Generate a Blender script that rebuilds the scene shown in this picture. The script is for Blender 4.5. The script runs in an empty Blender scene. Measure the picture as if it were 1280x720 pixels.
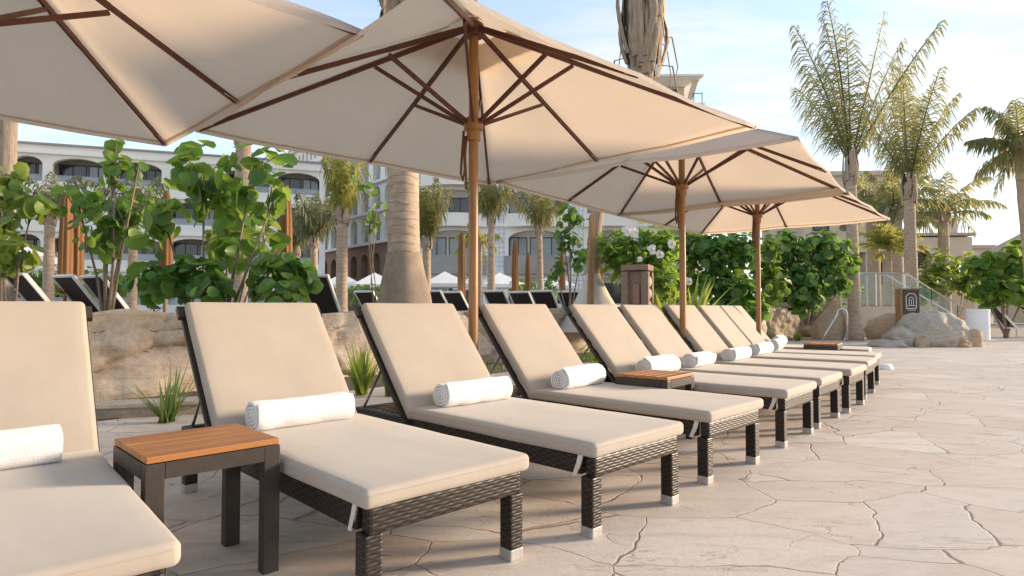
import bpy, bmesh, math, random
from mathutils import Vector, Matrix, noise
R = math.radians
PI = math.pi
scene = bpy.context.scene
COL = scene.collection
F, H, HOR = 779.5, 0.997, 384.3

def at(px, py, d):
    """a point at distance d in front of the viewpoint, for surveying the photo"""
    return Vector(((px - 640) / F * d, d, H + (HOR - py) / F * d))

# ------------------------------------------------------------------ materials
class NT:
    def __init__(s, m):
        s.t = m.node_tree; s.n = s.t.nodes; s.l = s.t.links
    def node(s, typ, **kw):
        x = s.n.new(typ)
        for k, v in kw.items():
            if k in x.inputs: s.put(x.inputs[k], v)
            else: setattr(x, k, v)
        return x
    def put(s, inp, v):
        if isinstance(v, bpy.types.NodeSocket): s.l.new(v, inp)
        elif isinstance(v, (tuple, list)) and inp.type == 'RGBA' and len(v) == 3: inp.default_value = (*v, 1)
        else: inp.default_value = v
    def math(s, op, a, b=0.0, c=None):
        x = s.n.new('ShaderNodeMath'); x.operation = op
        s.put(x.inputs[0], a); s.put(x.inputs[1], b)
        if c is not None: s.put(x.inputs[2], c)
        return x.outputs[0]
    def ramp(s, fac, stops):
        x = s.n.new('ShaderNodeValToRGB'); s.put(x.inputs[0], fac)
        e = x.color_ramp.elements
        while len(e) < len(stops): e.new(0.5)
        for i, (p, c) in enumerate(stops):
            e[i].position = p
            e[i].color = (c, c, c, 1) if isinstance(c, (int, float)) else (*c, 1)
        return x.outputs[0]
    def mix(s, fac, a, b, blend='MIX'):
        x = s.n.new('ShaderNodeMix'); x.data_type = 'RGBA'; x.blend_type = blend
        s.put(x.inputs['Factor'], fac); s.put(x.inputs[6], a); s.put(x.inputs[7], b)
        return x.outputs[2]
    def noise(s, vec, scale, detail=4, rough=.55, dist=0):
        x = s.node('ShaderNodeTexNoise', Scale=scale, Detail=detail, Roughness=rough, Distortion=dist)
        if vec is not None: s.l.new(vec, x.inputs['Vector'])
        return x.outputs['Fac']
    def mapping(s, vec, scale=(1, 1, 1), loc=(0, 0, 0), rot=(0, 0, 0)):
        x = s.n.new('ShaderNodeMapping'); s.l.new(vec, x.inputs[0])
        x.inputs['Scale'].default_value = scale; x.inputs['Location'].default_value = loc
        x.inputs['Rotation'].default_value = rot
        return x.outputs[0]
    def bump(s, h, strength=.3, dist=.01, normal=None):
        x = s.node('ShaderNodeBump', Strength=strength, Distance=dist, Height=h)
        if normal is not None: s.l.new(normal, x.inputs['Normal'])
        return x.outputs[0]

def new_mat(name):
    m = bpy.data.materials.new(name); m.use_nodes = True
    q = NT(m); b = q.n['Principled BSDF']
    return m, q, b, q.node('ShaderNodeTexCoord')

MC = {}
def plain(name, c1, c2=None, scale=6, rough=.6, bump=.15, bd=.004, metal=0, spec=.4, detail=5, stretch=(1, 1, 1), coord='Object', bscale=None):
    """surface whose own colour wanders between c1 and c2"""
    if name in MC: return MC[name]
    m, q, b, tc = new_mat(name)
    v = q.mapping(tc.outputs[coord], stretch)
    n = q.noise(v, scale, detail)
    if c2 is None: c2 = tuple(x * .82 for x in c1)
    q.l.new(q.ramp(n, [(.3, c2), (.7, c1)]), b.inputs['Base Color'])
    b.inputs['Roughness'].default_value = rough; b.inputs['Metallic'].default_value = metal
    b.inputs['Specular IOR Level'].default_value = spec
    if bump: q.l.new(q.bump(q.noise(v, bscale or scale * 4, 6), bump, bd), b.inputs['Normal'])
    MC[name] = m
    return m

def fabric_mat():
    m, q, b, tc = new_mat('cushion_fabric')
    o = tc.outputs['Object']
    n = q.noise(o, 3.0, 5); fine = q.noise(o, 420, 2)
    c = q.ramp(n, [(.3, (.38, .328, .272)), (.7, (.43, .373, .312))])
    oi = q.node('ShaderNodeObjectInfo'); c = q.mix(q.math('MULTIPLY', oi.outputs['Random'], .22), c, (.36, .305, .245))
    st = q.noise(o, 7, 6, .7); c = q.mix(q.ramp(st, [(.6, 0.0), (.8, .22)]), c, (.30, .245, .19))
    c = q.mix(q.math('MULTIPLY', fine, .22), c, (.36, .30, .24))
    q.l.new(c, b.inputs['Base Color']); b.inputs['Roughness'].default_value = .72
    b.inputs['Sheen Weight'].default_value = .25; b.inputs['Sheen Roughness'].default_value = .5
    b.inputs['Specular IOR Level'].default_value = .3
    wr = q.noise(q.mapping(o, (2.0, 4, 2)), 1.5, 3, .5, .4)
    bb = q.bump(wr, .14, .02)
    q.l.new(q.bump(fine, .12, .001, bb), b.inputs['Normal'])
    return m

def wicker_mat():
    m, q, b, tc = new_mat('wicker_weave')
    u = q.node('ShaderNodeUVMap').outputs[0]
    sp = q.node('ShaderNodeSeparateXYZ', Vector=u)
    wob = q.noise(u, 9, 3)
    U = q.math('ADD', sp.outputs[0], q.math('MULTIPLY', wob, .006)); V = q.math('ADD', sp.outputs[1], q.math('MULTIPLY', wob, .008))
    row = q.math('FLOOR', q.math('DIVIDE', V, .0125))
    par = q.math('MULTIPLY', q.math('MODULO', row, 2.0), PI)
    su = q.math('SINE', q.math('ADD', q.math('MULTIPLY', U, 2 * PI / .062), par))
    fv = q.math('ABSOLUTE', q.math('SINE', q.math('MULTIPLY', V, PI / .0125)))
    h = q.math('MULTIPLY', q.math('POWER', fv, .6), q.math('ADD', q.math('MULTIPLY', su, .3), .7))
    c = q.ramp(h, [(.05, (.005, .004, .0035)), (.5, (.020, .0145, .0115)), (1, (.046, .034, .027))])
    nz = q.noise(u, 40, 4)
    c = q.mix(q.ramp(nz, [(.45, 0.0), (.8, .55)]), c, (.060, .046, .037))
    q.l.new(c, b.inputs['Base Color']); b.inputs['Roughness'].default_value = .42
    b.inputs['Specular IOR Level'].default_value = .3; q.l.new(q.bump(h, .6, .004), b.inputs['Normal'])
    return m

def wood_mat(name, c1, c2, c3, rough=.45, scale=1.0, axis=0, coat=0.0):
    m, q, b, tc = new_mat(name)
    o = tc.outputs['Object']
    st = [28, 28, 28]; st[axis] = 1.6
    g = q.noise(q.mapping(o, tuple(x * scale for x in st)), 1.0, 6, .6, .4)
    st2 = [7, 7, 7]; st2[axis] = .5
    g2 = q.noise(q.mapping(o, tuple(x * scale for x in st2)), 1.0, 3)
    c = q.ramp(g, [(.3, c2), (.52, c1), (.75, c3)])
    c = q.mix(q.ramp(g2, [(.4, 0.0), (.7, .6)]), c, c2)
    q.l.new(c, b.inputs['Base Color']); b.inputs['Roughness'].default_value = rough
    b.inputs['Coat Weight'].default_value = coat; b.inputs['Coat Roughness'].default_value = .25
    q.l.new(q.bump(g, .25, .0015), b.inputs['Normal'])
    return m

def canopy_mat():
    m, q, b, tc = new_mat('canopy_cloth')
    o = tc.outputs['Object']
    n = q.noise(o, 1.3, 4); fine = q.noise(o, 300, 2)
    c = q.ramp(n, [(.3, (.54, .485, .425)), (.7, (.60, .545, .48))])
    q.l.new(c, b.inputs['Base Color']); b.inputs['Roughness'].default_value = .8
    b.inputs['Specular IOR Level'].default_value = .2
    wr = q.noise(q.mapping(o, (1.2, 1.2, 3)), 2.2, 4, .5, 1.4)
    nb = q.bump(fine, .08, .001, q.bump(wr, .4, .04))
    q.l.new(nb, b.inputs['Normal'])
    tr = q.node('ShaderNodeBsdfTranslucent', Color=(.76, .60, .44))
    mx = q.node('ShaderNodeMixShader', Fac=.44)
    q.l.new(b.outputs[0], mx.inputs[1]); q.l.new(tr.outputs[0], mx.inputs[2])
    q.l.new(mx.outputs[0], q.n['Material Output'].inputs[0])
    return m

def towel_mat():
    m, q, b, tc = new_mat('white_terry')
    o = tc.outputs['Object']
    f = q.noise(o, 260, 3); n = q.noise(q.mapping(o, (1, .5, 1)), 11, 5)
    q.l.new(q.ramp(n, [(.3, (.66, .66, .67)), (.7, (.76, .76, .765))]), b.inputs['Base Color'])
    b.inputs['Roughness'].default_value = .95; b.inputs['Sheen Weight'].default_value = .4
    q.l.new(q.bump(f, .5, .004, q.bump(n, .5, .02)), b.inputs['Normal'])
    return m

def leaf_mat(name, dark, mid, light, trans=.35, rough=.42):
    m, q, b, tc = new_mat(name)
    a = q.node('ShaderNodeAttribute', attribute_name='tone')
    n = q.noise(tc.outputs['Object'], 7, 3)
    f = q.math('ADD', a.outputs['Fac'], q.math('MULTIPLY', q.math('SUBTRACT', n, .5), .3))
    c = q.ramp(f, [(.1, dark), (.5, mid), (.92, light)])
    q.l.new(c, b.inputs['Base Color']); b.inputs['Roughness'].default_value = rough
    q.l.new(q.bump(q.noise(tc.outputs['Object'], 26, 3), .15, .01), b.inputs['Normal'])
    tr = q.node('ShaderNodeBsdfTranslucent', Color=q.mix(.55, c, tuple(min(1, x * 2.2) for x in light)))
    mx = q.node('ShaderNodeMixShader', Fac=trans)
    q.l.new(b.outputs[0], mx.inputs[1]); q.l.new(tr.outputs[0], mx.inputs[2])
    q.l.new(mx.outputs[0], q.n['Material Output'].inputs[0])
    return m

def rock_mat(name, ca, cb, cc, scale=1.0, strata=2.0):
    m, q, b, tc = new_mat(name)
    o = tc.outputs['Object']
    w = q.noise(o, 1.1 * scale, 5, .6, 1.2)
    s = q.noise(q.mapping(o, (1.0 * scale, 1.0 * scale, 5.0 * scale), rot=(.25, .15, 0)), strata, 8, .65, 1.5)
    f = q.noise(o, 16 * scale, 8, .7)
    c = q.ramp(s, [(.28, cc), (.48, cb), (.7, ca)])
    c = q.mix(q.ramp(w, [(.38, 0.0), (.66, .85)]), c, cb)
    gp = q.noise(o, .55 * scale, 3, .5, .6)
    c = q.mix(q.ramp(gp, [(.5, 0.0), (.68, .6)]), c, (ca[0] * .98, ca[1] * .82, ca[2] * .62))
    c = q.mix(q.ramp(f, [(.35, .35), (.6, 0.0)]), c, tuple(x * .55 for x in cc))
    q.l.new(c, b.inputs['Base Color']); b.inputs['Roughness'].default_value = .9
    b.inputs['Specular IOR Level'].default_value = .2
    h = q.math('ADD', q.math('MULTIPLY', s, .7), q.math('MULTIPLY', f, .4))
    q.l.new(q.bump(h, .8, .05), b.inputs['Normal'])
    return m

def flagstone_mat():
    m, q, b, tc = new_mat('flagstone')
    o = tc.outputs['Object']
    wn = q.node('ShaderNodeTexNoise', Scale=.9, Detail=5.0, Roughness=.5); q.l.new(o, wn.inputs['Vector'])
    off = q.node('ShaderNodeVectorMath', operation='MULTIPLY_ADD')
    q.l.new(wn.outputs['Color'], off.inputs[0]); off.inputs[1].default_value = (.55, .55, 0); q.l.new(o, off.inputs[2])
    fn = q.node('ShaderNodeTexNoise', Scale=9, Detail=4.0); q.l.new(o, fn.inputs['Vector'])
    off2 = q.node('ShaderNodeVectorMath', operation='MULTIPLY_ADD')
    q.l.new(fn.outputs['Color'], off2.inputs[0]); off2.inputs[1].default_value = (.035, .035, 0); q.l.new(off.outputs[0], off2.inputs[2])
    v = q.mapping(off2.outputs[0], (1.4, 2.05, 0), rot=(0, 0, .35))
    ve = q.node('ShaderNodeTexVoronoi', feature='DISTANCE_TO_EDGE', Scale=1.0, Randomness=.92); q.l.new(v, ve.inputs['Vector'])
    vc = q.node('ShaderNodeTexVoronoi', feature='F1', Scale=1.0, Randomness=.92); q.l.new(v, vc.inputs['Vector'])
    edge = ve.outputs['Distance']
    jw = q.noise(o, 2.2, 2)
    # joint width wanders; some joints almost close
    w = q.math('MULTIPLY', q.ramp(jw, [(.33, .35), (.62, 1.0)]), .0125)
    joint = q.math('SUBTRACT', 1.0, q.math('DIVIDE', edge, w)); 
    joint = q.math('MAXIMUM', q.math('MINIMUM', joint, 1.0), 0.0)
    cell = q.node('ShaderNodeSeparateColor', Color=vc.outputs['Color'])
    stone = q.ramp(cell.outputs[0], [(0, (.58, .485, .40)), (.2, (.71, .61, .515)), (.4, (.62, .515, .42)), (.6, (.68, .60, .525)), (.8, (.60, .52, .45)), (1, (.74, .655, .565))])
    ang = q.math('MULTIPLY', cell.outputs[1], 6.28)
    vein = q.noise(q.mapping(o, (1.2, 4.2, 1), rot=(0, 0, .5)), 1.7, 9, .62, 1.3)
    stone = q.mix(q.ramp(vein, [(.33, .55), (.52, 0.0)]), stone, (.52, .40, .315))
    stone = q.mix(q.ramp(vein, [(.56, 0.0), (.75, .5)]), stone, (.72, .65, .575))
    sp = q.noise(o, 34, 6, .7)
    stone = q.mix(q.ramp(sp, [(.3, .35), (.5, 0.0)]), stone, (.42, .32, .265))
    big = q.noise(o, .35, 3)
    stone = q.mix(q.ramp(big, [(.4, 0.0), (.7, .35)]), stone, (.70, .60, .49))
    # hairline cracks and cleft layers inside a slab
    ck = q.noise(q.mapping(o, (1.0, 2.2, 1), rot=(0, 0, .5)), .9, 7, .55, .9)
    crack = q.ramp(q.math('ABSOLUTE', q.math('SUBTRACT', ck, .5)), [(0.0, 1.0), (.006, 0.0)])
    crack = q.math('MULTIPLY', crack, q.ramp(jw, [(.44, 0.0), (.58, .6)]))
    dark = q.math('MAXIMUM', q.math('MULTIPLY', joint, .92), crack)
    sn = q.ramp(q.noise(o, 1.1, 7, .7, .5), [(.55, 0.0), (.75, .28)]); stone = q.mix(sn, stone, (.43, .35, .28))
    grit = q.ramp(q.noise(o, 160, 2), [(.66, 0.0), (.74, .4)]); stone = q.mix(grit, stone, (.32, .25, .20))
    c = q.mix(dark, stone, (.24, .17, .125))
    q.l.new(c, b.inputs['Base Color'])
    b.inputs['Roughness'].default_value = .62; b.inputs['Specular IOR Level'].default_value = .35
    h = q.math('SUBTRACT', q.math('ADD', q.math('MULTIPLY', vein, .35), q.math('ADD', q.math('MULTIPLY', sp, .12), q.math('MULTIPLY', cell.outputs[2], .12))), q.math('MULTIPLY', dark, .35))
    q.l.new(q.bump(h, .5, .022), b.inputs['Normal'])
    return m

def tilegrid_mat():
    m, q, b, tc = new_mat('pale_tile_wall')
    br = q.node('ShaderNodeTexBrick', Scale=1.0, offset=0.0)
    br.inputs['Color1'].default_value = (.74, .74, .76, 1); br.inputs['Color2'].default_value = (.68, .69, .72, 1); br.inputs['Mortar'].default_value = (.36, .38, .42, 1)
    br.inputs['Brick Width'].default_value = .45; br.inputs['Row Height'].default_value = .45; br.inputs['Mortar Size'].default_value = .025
    q.l.new(q.mapping(tc.outputs['Object'], (1, 1, 1), rot=(PI / 2, 0, 0)), br.inputs['Vector'])
    q.l.new(br.outputs['Color'], b.inputs['Base Color']); b.inputs['Roughness'].default_value = .5
    return m

M = {}
M['fabric'] = fabric_mat(); M['wicker'] = wicker_mat(); M['canopy'] = canopy_mat(); M['towel'] = towel_mat()
M['pole'] = wood_mat('varnished_pole', (.31, .145, .036), (.20, .085, .022), (.41, .20, .055), .38, 1, 2, .25)
M['rib'] = wood_mat('dark_rib_wood', (.105, .032, .014), (.065, .02, .01), (.15, .05, .022), .45, 1, 0)
M['teak'] = wood_mat('teak_slats', (.40, .165, .042), (.25, .09, .024), (.52, .235, .07), .5, 1.3, 0)
M['darkmetal'] = plain('brown_powder_coat', (.046, .037, .031), (.034, .027, .023), 30, .42, .1, .0006)
M['cap'] = plain('brushed_cap', (.50, .48, .46), (.40, .38, .36), 40, .35, .1, .0005, .3)
M['strap'] = plain('strap_webbing', (.66, .60, .53), (.58, .52, .46), 60, .8, .3, .001)
M['steel'] = plain('polished_steel', (.70, .69, .67), (.62, .60, .58), 10, .18, 0, 0, 1)
M['rope'] = plain('brown_cord', (.16, .075, .035), (.10, .05, .02), 80, .8, .5, .002)
M['rock'] = rock_mat('sand_rock', (.70, .60, .49), (.60, .49, .38), (.46, .34, .24), 1.0, 1.2)
M['rock_grey'] = rock_mat('grey_rock', (.63, .555, .46), (.52, .45, .37), (.33, .27, .21), 1.4, 3.0)
M['rock_warm'] = rock_mat('ochre_rock', (.62, .47, .34), (.50, .36, .24), (.32, .21, .13), 1.5)
M['flag'] = flagstone_mat(); M['pedestal'] = rock_mat('carved_stone', (.42, .33, .27), (.33, .25, .20), (.21, .15, .12), 5, 2)
M['soil'] = plain('soil', (.16, .12, .085), (.09, .065, .045), 5, .95, .6, .03)
M['sand'] = plain('pale_sand', (.40, .33, .25), (.33, .27, .20), 2, .95, .4, .02)
M['white'] = plain('white_render', (.84, .815, .77), (.77, .745, .70), .6, .8, .1, .01)
M['cream'] = plain('cream_render', (.62, .53, .42), (.53, .44, .34), .6, .85, .1, .01)
M['brownwall'] = plain('clay_render', (.33, .215, .165), (.27, .17, .13), 1.2, .85, .1, .01)
M['greywall'] = plain('grey_render', (.36, .34, .33), (.30, .285, .28), .8, .85, .1, .01)  # grey roofs and balconies; also painted shade on the loggia back wall
M['tile'] = tilegrid_mat()
M['roofing'] = plain('roof_tile', (.55, .44, .32), (.42, .32, .22), 3, .9, .4, .03)
M['glass'] = plain('window_glass', (.05, .06, .07), (.02, .026, .032), .35, .08, 0, 0, 0, .8)
M['paleglass'] = plain('curtained_glass', (.34, .37, .41), (.20, .23, .26), .5, .12, 0, 0, 0, .8)
M['frame'] = plain('dark_frame', (.055, .05, .048), (.04, .037, .035), 4, .5, 0)
M['sling'] = plain('dark_sling', (.030, .021, .019), (.020, .014, .013), 50, .7, .3, .001)
M['whitemetal'] = plain('white_metal', (.72, .70, .66), (.64, .62, .58), 8, .4, 0)
M['whitecloth'] = plain('white_cloth', (.80, .79, .77), (.72, .71, .69), 2, .9, .2, .01)
M['binwhite'] = plain('white_enamel', (.82, .83, .85), (.76, .77, .80), 3, .35, 0)
M['rust'] = wood_mat('rust_cloth', (.25, .115, .035), (.15, .065, .02), (.34, .17, .06), .8, .35, 2)
M['stake'] = wood_mat('timber_stake', (.34, .19, .085), (.22, .12, .05), (.44, .26, .12), .8, .5, 2)
M['trunk'] = None
M['burlap'] = plain('burlap', (.36, .285, .21), (.26, .20, .145), 5, .95, .5, .01, bscale=160)
M['burlap_pale'] = plain('pale_burlap', (.60, .55, .47), (.50, .45, .38), 4, .95, .4, .01, bscale=120)
M['husk'] = plain('dry_husk', (.47, .38, .285), (.27, .20, .14), 5, .95, .7, .03, stretch=(5, 5, .6))
M['bark'] = plain('grey_bark', (.26, .20, .145), (.16, .12, .085), 9, .9, .6, .01)
M['seagrape'] = leaf_mat('seagrape_leaf', (.026, .072, .018), (.075, .175, .028), (.30, .40, .06), .42)
M['seagrape_dark'] = leaf_mat('deep_green_leaf', (.026, .072, .02), (.07, .17, .032), (.22, .34, .055), .38)
M['lime'] = leaf_mat('yellow_green_leaf', (.07, .13, .025), (.16, .25, .04), (.36, .40, .07), .42)
M['palm'] = leaf_mat('palm_frond', (.075, .095, .035), (.15, .175, .06), (.32, .29, .11), .42, .5)
M['palm_yellow'] = leaf_mat('yellowing_frond', (.10, .125, .03), (.20, .225, .05), (.40, .36, .09), .4, .5)
M['palm_grey'] = leaf_mat('grey_green_frond', (.07, .085, .045), (.13, .15, .075), (.22, .22, .11), .3, .6)
M['grass'] = leaf_mat('strap_leaf', (.04, .075, .025), (.085, .15, .04), (.27, .33, .07), .35)
M['flower'] = plain('white_petal', (.82, .80, .74), (.76, .73, .66), 20, .7, 0)

def trunk_mat():
    m, q, b, tc = new_mat('ringed_trunk')
    o = tc.outputs['Object']
    sp = q.node('ShaderNodeSeparateXYZ', Vector=o)
    wob = q.noise(o, 3, 3)
    z = q.math('ADD', sp.outputs[2], q.math('MULTIPLY', q.noise(o, 1.7, 4, .6), .32))
    z = q.math('ADD', z, q.math('MULTIPLY', wob, .06))
    ring = q.math('FRACT', q.math('DIVIDE', z, .13))
    rr = q.ramp(ring, [(0, .15), (.08, 1.0), (.75, .85), (1.0, .45)])
    f = q.noise(q.mapping(o, (3.2, 3.2, 7)), 2.0, 8, .68, .6)
    g = q.noise(o, 2.0, 4)
    c = q.ramp(f, [(.3, (.27, .19, .13)), (.5, (.43, .33, .24)), (.72, (.56, .46, .36))])
    c = q.mix(q.ramp(g, [(.45, 0.0), (.7, .6)]), c, (.36, .24, .15))
    c = q.mix(q.math('MULTIPLY', q.math('SUBTRACT', 1.0, rr), .38), c, (.22, .145, .095))
    q.l.new(c, b.inputs['Base Color']); b.inputs['Roughness'].default_value = .9
    q.l.new(q.bump(q.math('ADD', rr, q.math('MULTIPLY', f, .5)), .6, .02), b.inputs['Normal'])
    return m
M['trunk'] = trunk_mat()

def rail_glass():
    m, q, b, tc = new_mat('clear_panel')
    b.inputs['Base Color'].default_value = (.80, .92, .88, 1); b.inputs['Roughness'].default_value = .03
    b.inputs['Transmission Weight'].default_value = .0
    tr = q.node('ShaderNodeBsdfTransparent', Color=(.94, .98, .965, 1))
    mx = q.node('ShaderNodeMixShader', Fac=.09)
    q.l.new(tr.outputs[0], mx.inputs[1]); q.l.new(b.outputs[0], mx.inputs[2])
    q.l.new(mx.outputs[0], q.n['Material Output'].inputs[0])
    return m
M['clear'] = rail_glass()

# ------------------------------------------------------------------ mesh builder
class MB:
    def __init__(s): s.v = []; s.f = []; s.tone = []; s.cur = .5
    def add(s, vs, fs, mat=None):
        o = len(s.v)
        for p in vs:
            s.v.append(tuple(mat @ Vector(p)) if mat is not None else tuple(p)); s.tone.append(s.cur)
        s.f += [tuple(i + o for i in f) for f in fs]
    def box(s, c, size, rot=None, bev=0.0):
        x, y, z = (k / 2 for k in size)
        T = Matrix.Translation(Vector(c)) @ (rot.to_4x4() if rot is not None else Matrix())
        if bev <= 0:
            s.add([(a * x, b * y, d * z) for d in (-1, 1) for b in (-1, 1) for a in (-1, 1)],
                  [(0, 2, 3, 1), (4, 5, 7, 6), (0, 1, 5, 4), (2, 6, 7, 3), (0, 4, 6, 2), (1, 3, 7, 5)], T)
        else:
            bm = bmesh.new(); bmesh.ops.create_cube(bm, size=1)
            bmesh.ops.scale(bm, vec=size, verts=bm.verts)
            bmesh.ops.bevel(bm, geom=bm.edges[:], offset=bev, segments=2, profile=.6, affect='EDGES')
            bm.verts.index_update()
            s.add([v.co[:] for v in bm.verts], [[v.index for v in f.verts] for f in bm.faces], T); bm.free()
    def beam(s, a, b, w, h, up=(0, 0, 1)):
        a = Vector(a); b = Vector(b); d = (b - a); L = d.length; d.normalize()
        y = Vector(up).cross(d)
        if y.length < 1e-5: y = Vector((0, 1, 0)).cross(d)
        if y.length < 1e-5: y = Vector((1, 0, 0))
        y.normalize(); z = d.cross(y)
        m = Matrix((d, y, z)).transposed()
        s.box((a + b) / 2, (L, w, h), m)
    def tube(s, pts, rad, n=8, cap=True):
        pts = [Vector(p) for p in pts]
        if not isinstance(rad, (list, tuple)): rad = [rad] * len(pts)
        vs = []; fs = []; ref = None
        for i, p in enumerate(pts):
            d = (pts[min(i + 1, len(pts) - 1)] - pts[max(i - 1, 0)]).normalized()
            if ref is None:
                ref = Vector((0, 0, 1)) if abs(d.z) < .9 else Vector((1, 0, 0))
            a = (ref - d * ref.dot(d))
            if a.length < 1e-4: a = d.orthogonal()
            a.normalize(); ref = a; b = d.cross(a)
            for k in range(n):
                t = 2 * PI * k / n
                vs.append(p + (a * math.cos(t) + b * math.sin(t)) * rad[i])
        for i in range(len(pts) - 1):
            for k in range(n):
                k2 = (k + 1) % n
                fs.append((i * n + k, i * n + k2, (i + 1) * n + k2, (i + 1) * n + k))
        if cap:
            fs.append(tuple(range(n - 1, -1, -1))); fs.append(tuple((len(pts) - 1) * n + k for k in range(n)))
        s.add(vs, fs)
    def lathe(s, prof, n=20, c=(0, 0, 0), fl=0.0, flk=8):
        vs = []; fs = []
        for r, z in prof:
            for k in range(n):
                t = 2 * PI * k / n; rr = r * (1 + fl * math.cos(flk * t))
                vs.append((c[0] + rr * math.cos(t), c[1] + rr * math.sin(t), c[2] + z))
        for i in range(len(prof) - 1):
            for k in range(n):
                k2 = (k + 1) % n
                fs.append((i * n + k, i * n + k2, (i + 1) * n + k2, (i + 1) * n + k))
        fs.append(tuple(range(n - 1, -1, -1))); fs.append(tuple((len(prof) - 1) * n + k for k in range(n)))
        s.add(vs, fs)
    def build(s, name, mat, parent=None, smooth=False, uv=False, tone=False, auto=None):
        me = bpy.data.meshes.new(name); me.from_pydata(s.v, [], s.f); me.update()
        if mat: me.materials.append(mat)
        if tone:
            a = me.attributes.new('tone', 'FLOAT', 'POINT'); a.data.foreach_set('value', s.tone)
        if uv:
            lay = me.uv_layers.new(name='UVMap')
            for p in me.polygons:
                n = p.normal; ax = max(range(3), key=lambda i: abs(n[i]))
                for li in p.loop_indices:
                    co = me.vertices[me.loops[li].vertex_index].co
                    lay.data[li].uv = ((co.y, co.z) if ax == 0 else (co.x, co.z) if ax == 1 else (co.x, co.y))
        if smooth: me.shade_smooth()
        if auto is not None:
            me.shade_smooth()
            try: me.set_sharp_from_angle(angle=R(auto))
            except Exception: pass
        o = bpy.data.objects.new(name, me); COL.objects.link(o)
        if parent is not None: o.parent = parent
        return o

def tag(o, label=None, cat=None, group=None, kind=None):
    if label: o['label'] = label
    if cat: o['category'] = cat
    if group: o['group'] = group
    if kind: o['kind'] = kind
    return o
def empty(name, loc, rz=0.0, label=None, cat=None, group=None):
    o = bpy.data.objects.new(name, None); COL.objects.link(o)
    o.location = loc; o.rotation_euler = (0, 0, rz); o.empty_display_size = .1
    return tag(o, label, cat, group)
def dup(root, loc, rz, label, group=None):
    def cp(o, par):
        c = o.copy(); COL.objects.link(c)
        if par is not None: c.parent = par
        for ch in o.children: cp(ch, c)
        return c
    r = cp(root, None); r.location = loc; r.rotation_euler = (0, 0, rz); r['label'] = label
    if group: r['group'] = group
    return r

def soft_box(lx, ly, lz, r, puff=.0, nx=18, ny=12, seed=0, amp=.003):
    """cushion: rounded slab with a slightly domed, uneven top"""
    bm = bmesh.new(); bmesh.ops.create_cube(bm, size=1); bmesh.ops.scale(bm, vec=(lx, ly, lz), verts=bm.verts)
    bmesh.ops.bevel(bm, geom=bm.edges[:], offset=r, segments=4, profile=.5, affect='EDGES')
    for ax, n, L in ((0, nx, lx), (1, ny, ly)):
        for i in range(1, n):
            pos = -L / 2 + L * i / n
            if abs(pos) > L / 2 - r * 1.05: continue
            pc = Vector((0, 0, 0)); pc[ax] = pos; nn = Vector((0, 0, 0)); nn[ax] = 1
            bmesh.ops.bisect_plane(bm, geom=bm.verts[:] + bm.edges[:] + bm.faces[:], plane_co=pc, plane_no=nn)
    for v in bm.verts:
        u = 1 - min(1, abs(v.co.x) / (lx / 2)) ** 4; w = 1 - min(1, abs(v.co.y) / (ly / 2)) ** 4
        s = noise.noise(Vector((v.co.x * 3 + seed * 7, v.co.y * 3, v.co.z * 4)))
        v.co.z += (puff * u * w if v.co.z > 0 else 0) + s * amp
        v.co.y += noise.noise(Vector((v.co.x * 4 + seed, 3.3, v.co.z * 6))) * amp * 1.3
    mb = MB(); bm.verts.index_update()
    mb.add([v.co[:] for v in bm.verts], [[v.index for v in f.verts] for f in bm.faces]); bm.free()
    return mb

def shift(mb, T):
    mb.v = [tuple(T @ Vector(p)) for p in mb.v]; return mb

# ------------------------------------------------------------------ setting
def sheet(name, pts, z, mat, kind='structure'):
    mb = MB(); mb.add([(x, y, z) for x, y in pts], [tuple(range(len(pts)))])
    return tag(mb.build(name, mat), kind=kind)

sheet('ground', [(-400, -200), (400, -200), (400, 600), (-400, 600)], -.05, M['sand'])
sheet('pool_deck', [(-14, -12), (40, -12), (40, 22.2), (13.6, 21.6), (10.4, 20.2), (8.4, 18.9), (6.3, 17.0), (3.9, 14.4), (1.4, 11.4), (-1.2, 8.4), (-3.3, 5.9), (-5.6, 3.2), (-8.6, -.9), (-14, -8)], 0.0, M['flag'])
WALL = [(-13.5, -7.5), (-9.4, -.4), (-6.4, 3.7), (-4.0, 6.6), (-1.7, 9.2), (.9, 12.2), (3.4, 15.2), (5.9, 17.7), (8.2, 19.6), (10.4, 21.0)]
# planting strip between deck and rock wall
mb = MB(); fr = [(-14, -8), (-8.6, -.9), (-5.6, 3.2), (-3.3, 5.9), (-1.2, 8.4), (1.4, 11.4), (3.9, 14.4), (6.3, 17.0), (8.4, 18.9), (10.4, 20.2)]
mb.add([(x, y, .004) for x, y in fr] + [(x - .25, y + .25, .03) for x, y in WALL], [(i, i + 1, i + 11, i + 10) for i in range(9)])
tag(mb.build('planting_bed', M['soil']), kind='structure')
# raised terrace behind the wall
mb = MB(); bk = [(-60, -7.5), (-60, -.4), (-60, 20), (-60, 40), (-60, 95), (-20, 95), (5, 95), (22, 95), (22, 40)]
wl = [(x - .35, y + .35) for x, y in WALL[:-1]] + [(11.0, 24.2)]
n = len(wl); poly = wl + [(11.4, 40), (24, 60), (24, 100), (-70, 100), (-70, -8)]
k = len(poly)
mb.add([(x, y, .5) for x, y in poly] + [(x, y, -.04) for x, y in poly], [tuple(range(k))] + [(i, (i + 1) % k, k + (i + 1) % k, k + i) for i in range(k)])
tag(mb.build('terrace', M['sand']), kind='structure')

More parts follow.
